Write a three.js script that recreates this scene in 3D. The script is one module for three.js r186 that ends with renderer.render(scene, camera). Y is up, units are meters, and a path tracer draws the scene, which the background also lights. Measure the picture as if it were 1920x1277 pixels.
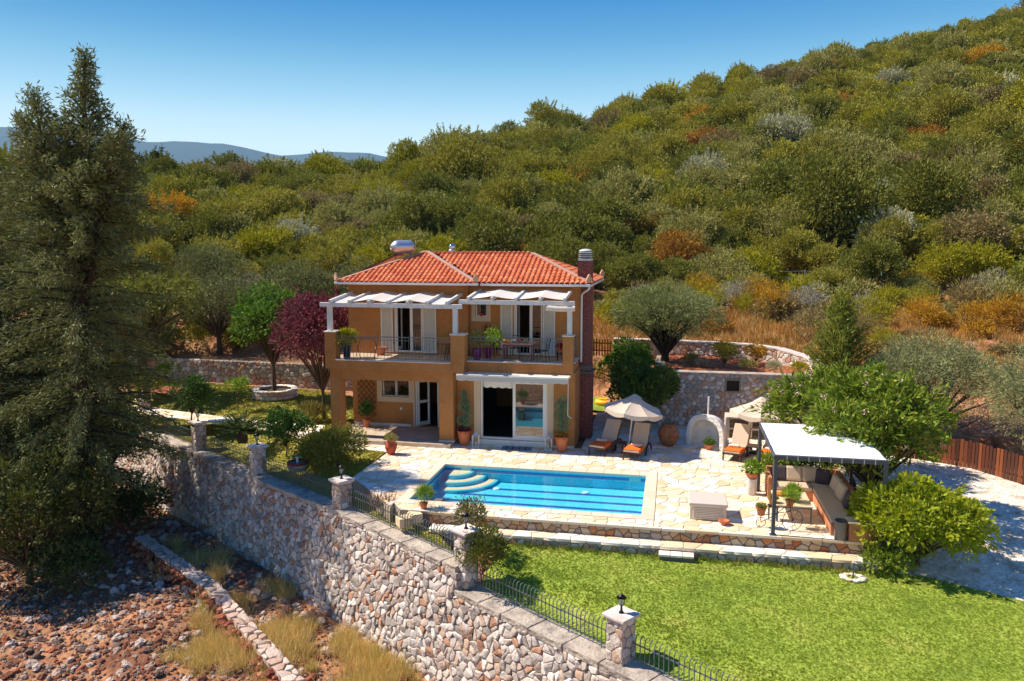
import * as THREE from 'three';
import { mergeGeometries } from 'three/addons/utils/BufferGeometryUtils.js';
import { RoundedBoxGeometry } from 'three/addons/geometries/RoundedBoxGeometry.js';

// ---------------------------------------------------------------- camera, sky, sun, exposure
const scene = new THREE.Scene();
const camera = new THREE.PerspectiveCamera(46.57, 1920 / 1277, 0.1, 9000);
camera.position.set(0, 8, 0);
camera.rotation.order = 'YXZ';
camera.rotation.y = THREE.MathUtils.degToRad(11.53);
camera.rotation.x = THREE.MathUtils.degToRad(-7.05);
const renderer = new THREE.WebGLRenderer({ antialias: true });
renderer.toneMapping = THREE.LinearToneMapping;
renderer.toneMappingExposure = 1.45;
renderer.shadowMap.enabled = true;
const sun = new THREE.DirectionalLight(0xfff3e2, 5.0);
sun.position.set(-0.86 * 60 - 5, 60, -0.03 * 60 - 25);
sun.target.position.set(-5, 0, -25);
sun.castShadow = true;
sun.shadow.mapSize.set(4096, 4096);
Object.assign(sun.shadow.camera, { left: -60, right: 60, top: 60, bottom: -60, near: 1, far: 260 });
scene.add(sun, sun.target);
{ // clear sky: pale at the horizon, deepening with height
  const w = 64, h = 1024, d = new Float32Array(w * h * 4);
  const stops = [[-90, 210, 240, 252], [4.5, 224, 248, 255], [6.5, 220, 246, 255], [8, 202, 236, 251], [9.5, 174, 219, 243], [11.2, 145, 200, 232], [13.7, 104, 170, 217], [16.2, 74, 147, 208], [22, 58, 128, 196], [35, 42, 106, 182], [60, 34, 92, 170], [90, 30, 86, 165]];
  const lin = (v) => { v /= 255; return v <= 0.04045 ? v / 12.92 : ((v + 0.055) / 1.055) ** 2.4; };
  for (let j = 0; j < h; j++) {
    const el = (j + 0.5) / h * 180 - 90;
    let k = 0; while (k < stops.length - 2 && el > stops[k + 1][0]) k++;
    const a = stops[k], b = stops[k + 1], t = Math.min(1, Math.max(0, (el - a[0]) / (b[0] - a[0])));
    for (let i = 0; i < w; i++) for (let c = 0; c < 4; c++) d[(j * w + i) * 4 + c] = c === 3 ? 1 : lin(a[c + 1] + (b[c + 1] - a[c + 1]) * t) / 1.45 * 1.12;
  }
  const t = new THREE.DataTexture(d, w, h, THREE.RGBAFormat, THREE.FloatType);
  t.mapping = THREE.EquirectangularReflectionMapping; t.magFilter = THREE.LinearFilter; t.needsUpdate = true;
  scene.background = t; scene.environment = t;
}

// ---------------------------------------------------------------- helpers
const V = (x, y, z) => new THREE.Vector3(x, y, z);
function rng(seed) { let s = seed * 2654435761 >>> 0; return () => { s = (s + 0x6d2b79f5) | 0; let t = Math.imul(s ^ (s >>> 15), 1 | s); t = (t + Math.imul(t ^ (t >>> 7), 61 | t)) ^ t; return ((t ^ (t >>> 14)) >>> 0) / 4294967296; }; }
const used = {};
function nm(name) { const k = used[name] = (used[name] ?? -1) + 1; return k ? `${name}_${String(k).padStart(3, '0')}` : name; }
function tag(o, label, category, group) { o.userData.label = label; o.userData.category = category; if (group) o.userData.group = group; return o; }
function thing(name, label, category, pos = [0, 0, 0], turn = 0, group) {
  const o = new THREE.Group(); o.name = nm(name); o.position.set(...pos); o.rotation.y = turn; scene.add(o); return tag(o, label, category, group);
}
function part(parent, name, geo, mat, label) { const m = new THREE.Mesh(geo, mat); m.name = name; parent.add(m); if (label) m.userData.label = label; return m; }
function single(name, geo, mat, label, category, group) { const m = new THREE.Mesh(geo, mat); m.name = nm(name); scene.add(m); return tag(m, label, category, group); }
function struct(name, geo, mat) { const m = new THREE.Mesh(geo, mat); m.name = nm(name); m.userData.kind = 'structure'; scene.add(m); return m; }
function rebase(g, x, y, z) { const p = V(x, y, z); for (const c of g.children) c.position.sub(p); g.position.add(p); return g; }
function copy(o, label, pos, turn, sc) { const c = o.clone(); c.name = nm(o.name.replace(/_\d{3}$/, '')); c.userData = { ...o.userData, label }; scene.add(c); if (pos) c.position.set(...pos); if (turn !== undefined) c.rotation.y = turn; if (sc) c.scale.multiplyScalar(sc); return c; }
function prep(g) { const o = g.index ? g.toNonIndexed() : g; for (const k of Object.keys(o.attributes)) if (!['position', 'normal', 'uv', 'color'].includes(k)) o.deleteAttribute(k); if (!o.attributes.normal) o.computeVertexNormals(); if (!o.attributes.uv) o.setAttribute('uv', new THREE.BufferAttribute(new Float32Array(o.attributes.position.count * 2), 2)); return o; }
function merge(list) { return mergeGeometries(list.map(prep)); }
// texture coordinates in metres, by the axis that a face points along
function boxUV(g) {
  const o = prep(g), p = o.attributes.position, n = o.attributes.normal, uv = o.attributes.uv;
  for (let i = 0; i < p.count; i++) {
    const ax = Math.abs(n.getX(i)), ay = Math.abs(n.getY(i)), az = Math.abs(n.getZ(i));
    if (ay >= ax && ay >= az) uv.setXY(i, p.getX(i), p.getZ(i)); else if (ax >= az) uv.setXY(i, p.getZ(i), p.getY(i)); else uv.setXY(i, p.getX(i), p.getY(i));
  }
  return o;
}
function bx(x0, x1, y0, y1, z0, z1, r = 0) {
  const w = Math.abs(x1 - x0), h = Math.abs(y1 - y0), d = Math.abs(z1 - z0);
  const g = r ? new RoundedBoxGeometry(w, h, d, 2, Math.min(r, w / 2.01, h / 2.01, d / 2.01)) : new THREE.BoxGeometry(w, h, d);
  g.translate((x0 + x1) / 2, (y0 + y1) / 2, (z0 + z1) / 2); return boxUV(g);
}
function bar(a, b, r, seg = 6, r2 = r) {
  const A = V(...a), B = V(...b), d = B.clone().sub(A), g = new THREE.CylinderGeometry(r2, r, d.length(), seg, 1);
  g.translate(0, d.length() / 2, 0); g.applyQuaternion(new THREE.Quaternion().setFromUnitVectors(V(0, 1, 0), d.clone().normalize())); g.translate(A.x, A.y, A.z); return prep(g);
}
function beam(a, b, w, h) { // rectangular bar from a to b, h across in the upright plane
  const A = V(...a), B = V(...b), d = B.clone().sub(A), L = d.length(); d.normalize();
  const side = V(0, 1, 0).cross(d); if (side.length() < 1e-4) side.set(1, 0, 0); side.normalize(); const up = d.clone().cross(side);
  const g = new THREE.BoxGeometry(w, h, L); g.applyMatrix4(new THREE.Matrix4().makeBasis(side, up, d)); g.translate((A.x + B.x) / 2, (A.y + B.y) / 2, (A.z + B.z) / 2); return boxUV(g);
}
function tube(pts, r, seg = 12, rad = 6, closed = false) { return prep(new THREE.TubeGeometry(new THREE.CatmullRomCurve3(pts.map((p) => V(...p)), closed), seg, r, rad, closed)); }
function lathe(prof, seg = 20) { return prep(new THREE.LatheGeometry(prof.map((p) => new THREE.Vector2(p[0], p[1])), seg)); }
function limb(pts, r0, r1, rad = 7) { // tapered branch along points
  const c = new THREE.CatmullRomCurve3(pts.map((p) => V(...p))), n = Math.max(3, pts.length * 2), fr = c.computeFrenetFrames(n), P = [], I = [];
  for (let i = 0; i <= n; i++) { const q = c.getPointAt(i / n), r = r0 + (r1 - r0) * i / n; for (let k = 0; k < rad; k++) { const a = k / rad * Math.PI * 2, v = fr.normals[i].clone().multiplyScalar(Math.cos(a) * r).add(fr.binormals[i].clone().multiplyScalar(Math.sin(a) * r)).add(q); P.push(v.x, v.y, v.z); } }
  for (let i = 0; i < n; i++) for (let k = 0; k < rad; k++) { const a = i * rad + k, b = i * rad + (k + 1) % rad; I.push(a, a + rad, b, b, a + rad, b + rad); }
  const g = new THREE.BufferGeometry(); g.setAttribute('position', new THREE.Float32BufferAttribute(P, 3)); g.setIndex(I); g.computeVertexNormals(); return prep(g);
}
// tileable noise
function noiseField(size, base, oct, seed) {
  const out = new Float32Array(size * size); let amp = 1, tot = 0, f = base;
  for (let o = 0; o < oct; o++, f *= 2, amp *= 0.55) {
    const r = rng(seed + o * 77), lat = new Float32Array(f * f).map(() => r()); tot += amp;
    for (let y = 0; y < size; y++) { const fy = y / size * f, y0 = fy | 0, ty = fy - y0, sy = ty * ty * (3 - 2 * ty), ya = y0 % f * f, yb = (y0 + 1) % f * f;
      for (let x = 0; x < size; x++) { const fx = x / size * f, x0 = fx | 0, tx = fx - x0, sx = tx * tx * (3 - 2 * tx), xa = x0 % f, xb = (x0 + 1) % f;
        const a = lat[ya + xa] + (lat[ya + xb] - lat[ya + xa]) * sx, b = lat[yb + xa] + (lat[yb + xb] - lat[yb + xa]) * sx; out[y * size + x] += amp * (a + (b - a) * sy); } }
  }
  return out.map((v) => v / tot);
}
function texFrom(size, fn, srgb = true) {
  const d = new Uint8Array(size * size * 4);
  for (let i = 0; i < size * size; i++) { const c = fn(i, i % size, i / size | 0); for (let k = 0; k < 3; k++) d[i * 4 + k] = Math.max(0, Math.min(255, c[k] ?? c[0])); d[i * 4 + 3] = 255; }
  const t = new THREE.DataTexture(d, size, size); t.wrapS = t.wrapT = THREE.RepeatWrapping; t.magFilter = THREE.LinearFilter; if (srgb) t.colorSpace = THREE.SRGBColorSpace; t.needsUpdate = true; return t;
}
const hex = (h) => { const c = new THREE.Color(h).convertLinearToSRGB(); return [c.r * 255, c.g * 255, c.b * 255]; };
// blend of colours by noise; metres = size of one tile
function mottled(cols, metres, seed, { base = 6, oct = 6, size = 512, contrast = 2.2, grain = 10 } = {}) {
  const f = noiseField(size, base, oct, seed), g = noiseField(size, 64, 3, seed + 9), cs = cols.map(hex), n = cs.length - 1;
  const t = texFrom(size, (i) => { const v = Math.max(0, Math.min(0.9999, (f[i] - 0.5) * contrast + 0.5)) * n, k = v | 0, u = v - k, q = (g[i] - 0.5) * grain * 2; return [0, 1, 2].map((c) => cs[k][c] + (cs[k + 1][c] - cs[k][c]) * u + q); });
  t.repeat.set(1 / metres, 1 / metres); return t;
}
function bumpy(metres, seed, base = 16, oct = 5, size = 256) { const f = noiseField(size, base, oct, seed); const t = texFrom(size, (i) => [(f[i] - 0.5) * 400 + 128], false); t.repeat.set(1 / metres, 1 / metres); return t; }
function mat(color, rough = 0.85, o = {}) { return new THREE.MeshStandardMaterial({ color, roughness: rough, ...o }); }
const B_FINE = bumpy(0.8, 3), B_STONE = bumpy(0.6, 5, 6, 5), B_SOIL = bumpy(2, 8, 10, 6);
const stone = (c, k = 0.012) => mat(c, 0.92, { bumpMap: B_STONE, bumpScale: k });

// ---------------------------------------------------------------- polygons, irregular stones
function clipHalf(poly, a, b, c) { // keep a*x + b*y <= c
  const out = [];
  for (let i = 0; i < poly.length; i++) {
    const p = poly[i], q = poly[(i + 1) % poly.length], dp = a * p[0] + b * p[1] - c, dq = a * q[0] + b * q[1] - c;
    if (dp <= 0) out.push(p);
    if ((dp < 0 && dq > 0) || (dp > 0 && dq < 0)) { const t = dp / (dp - dq); out.push([p[0] + (q[0] - p[0]) * t, p[1] + (q[1] - p[1]) * t]); }
  }
  return out;
}
const area = (p) => { let s = 0; for (let i = 0; i < p.length; i++) { const q = p[(i + 1) % p.length]; s += p[i][0] * q[1] - q[0] * p[i][1]; } return s / 2; };
function clipConvex(poly, zone) { let z = area(zone) < 0 ? [...zone].reverse() : zone; for (let i = 0; i < z.length && poly.length; i++) { const p = z[i], q = z[(i + 1) % z.length], a = q[1] - p[1], b = -(q[0] - p[0]); poly = clipHalf(poly, a, b, a * p[0] + b * p[1]); } return poly; }
function shrink(poly, d) { let out = area(poly) < 0 ? [...poly].reverse() : poly; const src = out; for (let i = 0; i < src.length && out.length; i++) { const p = src[i], q = src[(i + 1) % src.length], L = Math.hypot(q[0] - p[0], q[1] - p[1]); if (L < 1e-5) continue; const a = (q[1] - p[1]) / L, b = -(q[0] - p[0]) / L; out = clipHalf(out, a, b, a * p[0] + b * p[1] - d); } return out; }
function voronoi(x0, x1, y0, y1, cell, rnd, jit = 0.85, aspect = 1) { // cells over a rectangle
  const nx = Math.ceil((x1 - x0) / (cell * aspect)) + 2, ny = Math.ceil((y1 - y0) / cell) + 2, S = [];
  for (let j = 0; j < ny; j++) for (let i = 0; i < nx; i++) S.push([x0 + (i - 0.5 + (j % 2) * 0.5 + (rnd() - 0.5) * jit) * cell * aspect, y0 + (j - 0.5 + (rnd() - 0.5) * jit) * cell]);
  const out = [];
  for (let j = 0; j < ny; j++) for (let i = 0; i < nx; i++) {
    const s = S[j * nx + i], R = cell * aspect * 2; let p = [[s[0] - R, s[1] - R], [s[0] + R, s[1] - R], [s[0] + R, s[1] + R], [s[0] - R, s[1] + R]];
    for (let dj = -2; dj <= 2; dj++) for (let di = -2; di <= 2; di++) { if (!di && !dj) continue; const ii = i + di, jj = j + dj; if (ii < 0 || jj < 0 || ii >= nx || jj >= ny) continue; const t = S[jj * nx + ii], a = t[0] - s[0], b = t[1] - s[1]; p = clipHalf(p, a, b, (t[0] * t[0] + t[1] * t[1] - s[0] * s[0] - s[1] * s[1]) / 2); if (p.length < 3) break; }
    if (p.length >= 3) out.push(p);
  }
  return out;
}
// a stone with rounded rim and domed, tilted face on the plane O + u*U + v*W, standing out along N
function stoneGeo(poly, O, U, W, N, { gap = 0.015, rim = 0.03, high = 0.05, dome = 0.02, tilt = 0.02, deep = 0.02, rnd }) {
  const p0 = shrink(poly, gap); if (p0.length < 3 || Math.abs(area(p0)) < 0.0016) return null;
  let cx = 0, cy = 0; for (const p of p0) { cx += p[0]; cy += p[1]; } cx /= p0.length; cy /= p0.length;
  const rr = Math.sqrt(Math.abs(area(p0)) / Math.PI), k = Math.max(0.35, 1 - rim / rr), tx = (rnd() - 0.5) * tilt / rr, ty = (rnd() - 0.5) * tilt / rr, hh = high * (0.55 + rnd() * 0.8);
  const rings = [[1, -deep], [1, hh * 0.55], [0.5 + k / 2, hh * 0.88], [k, hh]], P = [], uv = [], I = [], n = p0.length;
  const put = (x, y, h) => { P.push(O.x + U.x * x + W.x * y + N.x * h, O.y + U.y * x + W.y * y + N.y * h, O.z + U.z * x + W.z * y + N.z * h); uv.push(x, y); };
  for (const [s, h] of rings) for (const p of p0) { const x = cx + (p[0] - cx) * s, y = cy + (p[1] - cy) * s; put(x, y, h + (h > 0 ? (x - cx) * tx + (y - cy) * ty + (rnd() - 0.5) * dome * 0.4 : 0)); }
  put(cx, cy, hh + dome * rnd());
  const c = rings.length * n;
  for (let r = 0; r < rings.length - 1; r++) for (let i = 0; i < n; i++) { const a = r * n + i, b = r * n + (i + 1) % n; I.push(a, b, a + n, b, b + n, a + n); }
  for (let i = 0; i < n; i++) I.push((rings.length - 1) * n + i, (rings.length - 1) * n + (i + 1) % n, c);
  const g = new THREE.BufferGeometry(); g.setAttribute('position', new THREE.Float32BufferAttribute(P, 3)); g.setAttribute('uv', new THREE.Float32BufferAttribute(uv, 2)); g.setIndex(I); g.computeVertexNormals(); g.userData.c = [O.x + U.x * cx + W.x * cy, O.y + U.y * cx + W.y * cy, O.z + U.z * cx + W.z * cy]; g.userData.a = Math.abs(area(p0)); return g;
}
// how large a piece shows in the photograph, 0 when out of view
camera.aspect = 1920 / 1277; camera.updateProjectionMatrix(); camera.updateMatrixWorld(true);
function shows(c, a) { const v = V(...c).project(camera); if (v.z > 1 || Math.abs(v.x) > 1.02 || Math.abs(v.y) > 1.02) return 0; const d = V(...c).distanceTo(camera.position); return a / d / d; }
// lays pieces: the largest `most` in view as parts of their own, the rest joined as one part
function lay(parent, name, geos, mats, rnd, most = 300, restName = name + '_remainder') {
  const list = geos.filter(Boolean).map((g) => ({ g, m: mats[Math.floor(rnd() * mats.length)], s: shows(g.userData.c, g.userData.a) })).sort((a, b) => b.s - a.s), groups = new Map();
  list.forEach((o, i) => { if (i < most && o.s > 0) part(parent, name, o.g, o.m); else { if (!groups.has(o.m)) groups.set(o.m, []); groups.get(o.m).push(o.g); } });
  if (!groups.size) return;
  const geosR = []; for (const [m, gs] of groups) { const g = merge(gs), col = new Float32Array(g.attributes.position.count * 3); for (let i = 0; i < col.length; i += 3) { col[i] = m.color.r; col[i + 1] = m.color.g; col[i + 2] = m.color.b; } g.setAttribute('color', new THREE.BufferAttribute(col, 3)); geosR.push(g); }
  const mm = mats[0].clone(); mm.color.set(0xffffff); mm.vertexColors = true;
  const r = part(parent, restName, mergeGeometries(geosR), mm); r.userData.kind = 'stuff';
}
// irregular masonry on a rectangle (u 0..w, v 0..h); cut(poly) may trim cells
function masonry(parent, O, U, W, w, h, cell, mats, seed, opt = {}, zones = null, most = 300, name = 'stone') {
  const rnd = rng(seed), N = U.clone().cross(W), geos = [], zs = zones || [[[0, 0], [w, 0], [w, h], [0, h]]];
  for (const c of voronoi(0, w, 0, h, cell, rnd, opt.jit ?? 0.8, opt.aspect ?? 1.25)) for (const z of zs) { const p = clipConvex(c, z); if (p.length >= 3) geos.push(stoneGeo(p, O, U, W, N, { ...opt, rnd })); }
  lay(parent, name, geos, mats, rnd, most);
}
// sheet over a polygon (x, z) at height yf
function sheet(poly, yf, step = 0.5) {
  const xs = poly.map((p) => p[0]), zs = poly.map((p) => p[1]), P = [], uv = [];
  for (let x = Math.floor(Math.min(...xs) / step) * step; x < Math.max(...xs); x += step) for (let z = Math.floor(Math.min(...zs) / step) * step; z < Math.max(...zs); z += step) {
    let c = poly; c = clipHalf(c, -1, 0, -x); if (c.length) c = clipHalf(c, 1, 0, x + step); if (c.length) c = clipHalf(c, 0, -1, -z); if (c.length) c = clipHalf(c, 0, 1, z + step);
    if (c.length < 3) continue; if (area(c) < 0) c.reverse();
    const pt = c.map((q) => new THREE.Vector2(q[0], q[1])); for (const f of THREE.ShapeUtils.triangulateShape(pt, [])) for (const k of [f[0], f[2], f[1]]) { const q = c[k]; P.push(q[0], yf(q[0], q[1]), q[1]); uv.push(q[0], q[1]); }
  }
  const g = new THREE.BufferGeometry(); g.setAttribute('position', new THREE.Float32BufferAttribute(P, 3)); g.setAttribute('uv', new THREE.Float32BufferAttribute(uv, 2)); g.computeVertexNormals(); return g;
}
function inside(p, poly) { let r = false; for (let i = 0, j = poly.length - 1; i < poly.length; j = i++) { const a = poly[i], b = poly[j]; if ((a[1] > p[1]) !== (b[1] > p[1]) && p[0] < (b[0] - a[0]) * (p[1] - a[1]) / (b[1] - a[1]) + a[0]) r = !r; } return r; }

// ---------------------------------------------------------------- land
const lerp = (a, b, t) => a + (b - a) * t, clamp01 = (t) => Math.max(0, Math.min(1, t)), smooth = (a, b, x) => { const t = clamp01((x - a) / (b - a)); return t * t * (3 - 2 * t); };
function table(t, x) { let k = 0; while (k < t.length - 2 && x > t[k + 1][0]) k++; return lerp(t[k][1], t[k + 1][1], clamp01((x - t[k][0]) / (t[k + 1][0] - t[k][0]))); }
const nf = noiseField(256, 4, 5, 21), noise = (x, z, s) => { const u = ((x / s % 1) + 1) % 1 * 255 | 0, v = ((z / s % 1) + 1) % 1 * 255 | 0; return nf[v * 256 + u] - 0.5; };
// the boundary wall runs straight through its pillars
const WP = V(-10.36, 0, -23.14), WD = V(0.8203, 0, 0.5721).normalize(), WN = V(-WD.z, 0, WD.x); // WN points to the low side
const wallAt = (s, o = 0, y = 0) => V(WP.x + WD.x * s + WN.x * o, y, WP.z + WD.z * s + WN.z * o);
const wallS = (x, z) => (x - WP.x) * WD.x + (z - WP.z) * WD.z, wallO = (x, z) => (x - WP.x) * WN.x + (z - WP.z) * WN.z;
const wallTop = (s) => (s < 6.2 ? table([[-30, -1.1], [-14, -0.86], [0, -0.5], [6.2, -0.52]], s) : -1.13);
// skyline of the wooded hill by bearing from the garden (degrees): ground slope seen there, distance of the crest
const crestTan = [[-60, 0.10], [-44, 0.105], [-35, 0.108], [-29.5, 0.104], [-24.2, 0.121], [-21.4, 0.119], [-18.4, 0.137], [-10, 0.173], [-4.2, 0.196], [4.8, 0.232], [11.6, 0.252], [21.4, 0.282], [40, 0.30]];
const crestFar = [[-60, 110], [-44, 118], [-35, 122], [-24, 138], [-10, 165], [5, 195], [21, 225], [40, 240]];
const bearing = (x, z) => THREE.MathUtils.radToDeg(Math.atan2(x, -z));
function upperY(x, z) {
  const r = Math.hypot(x, z), b = bearing(x, z), F = table(crestFar, b), top = 8 + F * table(crestTan, b) - 4.6 - Math.max(0, F - 75) * 0.06;
  if (r > 74) { const t = (r - 74) / (F - 74); return (t < 1 ? lerp(3.8, top, t ** 1.04) : top - (r - F) * 0.12) + noise(x, z, 60) * 3 * clamp01((r - 74) / 20); }
  const wild = lerp(2.3, 3.8, clamp01((r - 42) / 32)) + noise(x, z, 23) * 0.5;
  const left = smooth(-40.4, -42.5, z) * (x < -3 ? lerp(1.2, 2.3, smooth(-16, -4, x)) : 0), right = x > -3 ? smooth(-36, -41, z) * 2.2 : 0;
  const flank = x > 9 ? smooth(1, 12, (x - 11.2) * 0.75 - (z + 29.2) * 0.75) * 1.6 : 0; // bank beyond the drive
  const w = Math.max(smooth(-42, -47, z), smooth(-38, -48, x) * smooth(-25, -40, z), smooth(20, 34, x) * smooth(-10, -30, z));
  return Math.max(lerp(0, wild, w), left, right, flank) - 0.12;
}
const flankOnly = (x, z) => smooth(1, 12, (x - 11.2) * 0.75 - (z + 29.2) * 0.75) * 2.9 - 1.3;
function frontLawnY(x, z) { return lerp(-0.62 - 0.36 * clamp01((z + 21.5) / 6), -1.14, smooth(1.6, 0.2, -wallO(x, z))); }
function leftLawnY(x, z) { const o = -wallO(x, z); return lerp(-0.03, wallTop(Math.min(6, wallS(x, z))) - 0.03, smooth(3.4, 0.2, o)); }
const driveY = (x, z) => -0.1 - 0.6 * smooth(-26, -20.5, z);
function lowY(x, z) { const o = wallO(x, z); return -3.72 + noise(x, z, 9) * 0.55 + noise(x, z, 31) * 0.8 + smooth(3, 22, o) * 0.35; }
function groundY(x, z) {
  const o = wallO(x, z), s = wallS(x, z);
  if (o > -0.05 && s > -30) return lowY(x, z);
  const base = upperY(x, z);
  if (x > 5.6 && x < 40 && z > -34) return Math.max((z > -20.8 ? frontLawnY(x, z) : driveY(x, z)) - 0.3, flankOnly(x, z));
  if (z > -22.2 && x < 40) return Math.min(base, frontLawnY(x, z) - 0.2);
  
  if (x < -6 && z > -39.6) return Math.min(base, leftLawnY(x, z) - 0.22);
  return base;
}
{
  const axis = (d0, d1, st, far, grow) => { const a = []; for (let v = d0; v <= d1; v += st) a.push(v); let s = st, v = d1; while (v < far[1]) { s *= grow; v += s; a.push(v); } s = st; v = d0; while (v > far[0]) { s *= grow; v -= s; a.unshift(v); } return a; };
  const xs = axis(-34, 16, 0.4, [-2600, 2600], 1.07), zs = axis(-46, -8, 0.4, [-3200, 1500], 1.07), P = [], uv = [], I = [];
  for (const z of zs) for (const x of xs) { const r = Math.hypot(x, z); let y = r < 330 ? groundY(x, z) : Math.max(-6, groundY(x, z)); if (z > 4) y = Math.min(y, -2); if (x > -9 && x < 0.2 && z > -27.6 && z < -22.2) y = -2.2; P.push(x, y, z); uv.push(x, z); }
  for (let j = 0; j < zs.length - 1; j++) for (let i = 0; i < xs.length - 1; i++) { const a = j * xs.length + i, b = a + 1, c = a + xs.length, d = c + 1; I.push(a, c, b, b, c, d); }
  const g = new THREE.BufferGeometry(); g.setAttribute('position', new THREE.Float32BufferAttribute(P, 3)); g.setAttribute('uv', new THREE.Float32BufferAttribute(uv, 2)); g.setIndex(I); g.computeVertexNormals();
  struct('ground', g, mat(0xffffff, 0.95, { map: mottled(['#74482f', '#9a6644', '#b5805a', '#8a6844', '#a87852'], 7, 31, { base: 5, contrast: 2.6, grain: 22 }), bumpMap: B_SOIL, bumpScale: 0.06 }));
}
{ // far ridge beyond the left end of the wood
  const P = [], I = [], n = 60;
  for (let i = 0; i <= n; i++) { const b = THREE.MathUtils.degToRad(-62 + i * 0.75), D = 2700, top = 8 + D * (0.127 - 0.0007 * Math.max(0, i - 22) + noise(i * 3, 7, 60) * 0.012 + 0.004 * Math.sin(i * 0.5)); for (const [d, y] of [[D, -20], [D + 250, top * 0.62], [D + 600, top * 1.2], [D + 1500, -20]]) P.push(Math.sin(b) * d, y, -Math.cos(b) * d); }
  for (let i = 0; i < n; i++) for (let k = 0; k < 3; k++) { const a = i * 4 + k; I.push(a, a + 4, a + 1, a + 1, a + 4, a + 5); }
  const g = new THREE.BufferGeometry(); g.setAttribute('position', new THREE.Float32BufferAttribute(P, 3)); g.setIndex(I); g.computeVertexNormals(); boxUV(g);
  struct('distant_hill', prep(g), mat('#46626e', 1));  // aerial haze painted in as a blue-grey base colour
}
// lawns, path, drive, terrace bed
const T_GRASS = mottled(['#687a20', '#7e922a', '#8a9c30', '#94a238', '#a0a444'], 5, 41, { base: 5, contrast: 1.5, grain: 22 });
const M_LAWN = mat(0xffffff, 0.95, { map: T_GRASS, bumpMap: B_FINE, bumpScale: 0.03 });
const T_GRASS_DRY = mottled(['#77702a', '#948837', '#8d8a30', '#a3934a', '#7b7c28'], 6, 43, { base: 5, contrast: 1.7, grain: 22 });
const M_LAWN_DRY = mat(0xffffff, 0.95, { map: T_GRASS_DRY, bumpMap: B_FINE, bumpScale: 0.03 });
const wp = (s, o) => { const p = wallAt(s, o); return [p.x, p.z]; };
const FRONT_LAWN = [wp(6.4, -0.25), wp(24, -0.25), [13.5, -8], [13, -18.2], [9.2, -20.2], [6.6, -21.44], [-4.6, -21.44]];
struct('front_lawn', sheet(FRONT_LAWN, frontLawnY), M_LAWN);
const LEFT_LAWN = [wp(5.6, -0.25), [-7.2, -22.3], [-8.3, -22.5], [-10.7, -24.9], [-10.75, -28.2], [-13.9, -29.2], [-13.9, -37.2], [-19, -39.7], [-33, -41], wp(-26, -0.25)];
struct('left_lawn', sheet(LEFT_LAWN, leftLawnY), M_LAWN_DRY);
struct('back_lawn', sheet([[-3.3, -37.2], [-0.7, -37.2], [-0.7, -40.2], [-6, -41.4], [-8, -39.5]], () => 0.02, 2), M_LAWN);
const M_GRAVEL = mat(0xffffff, 0.95, { map: mottled(['#b9a68e', '#d8cab4', '#e6dac8', '#efe6d8', '#dccbb2'], 4, 51, { base: 12, contrast: 2, grain: 40 }), bumpMap: B_FINE, bumpScale: 0.03 });
const DRIVE = [[5.35, -21.98], [5.5, -21.44], [6.5, -21.4], [9.2, -20.3], [13.2, -18.3], [30, -15], [30, -24], [14.6, -26.4], [12.7, -27.7], [11.7, -28.8], [10.8, -30.5], [9.6, -31.3], [8.2, -31.9], [6.6, -31], [6.0, -26]];
struct('gravel_drive', sheet(DRIVE, driveY), M_GRAVEL);

// ---------------------------------------------------------------- boundary wall, pillars, railings
const PAL_RUBBLE = ['#c2b4a8', '#d0c4b8', '#b3a598', '#dcd3c9', '#a99b90', '#c9b3a0', '#bda08a', '#cfbfb0', '#a1968c', '#b98c70', '#c8bbb0', '#d5c9be'].map((c) => stone(c, 0.02));
const PAL_WARM = ['#b89a78', '#a88868', '#b3764a', '#9c6a4a', '#c4ab8c', '#a99a88', '#8f8578', '#bfa888', '#b98a5e', '#a7603a'].map((c) => stone(c));
const PAL_GREY = ['#bcab9c', '#cbb9a8', '#ac9f94', '#d6c8b8', '#b49c8a', '#c8a68c', '#a69c93', '#c29274', '#dccfc2'].map((c) => stone(c));
const PAL_PAVE = ['#eaddca', '#e2cfb2', '#efe7da', '#e3c9a4', '#e8d6be', '#ede2d2', '#dcbf98', '#eee2d0', '#e4d2bc', '#e9cea8'].map((c) => mat(c, 0.82, { bumpMap: B_STONE, bumpScale: 0.004 }));
const M_MORTAR = mat('#a3968a', 0.95, { bumpMap: B_FINE, bumpScale: 0.02 }), M_MORTAR_L = mat('#ad9c86', 0.95, { bumpMap: B_FINE, bumpScale: 0.01 }), M_MORTAR_D = mat('#6e655d', 0.95, { bumpMap: B_FINE, bumpScale: 0.02 });
const M_COPE = mat(0xffffff, 0.92, { map: mottled(['#8d8278', '#a89b8d', '#b9ab9b', '#c2b3a2'], 2, 61), bumpMap: B_STONE, bumpScale: 0.03 });
const M_CAP = mat(0xffffff, 0.8, { map: mottled(['#c9bab0', '#d6c8be', '#dccfc6'], 1.5, 63), bumpMap: B_FINE, bumpScale: 0.004 });
const M_IRON = mat('#6a7472', 0.45, { metalness: 0.35 }), M_BLACK = mat('#1b1d20', 0.4, { metalness: 0.4 });
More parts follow.
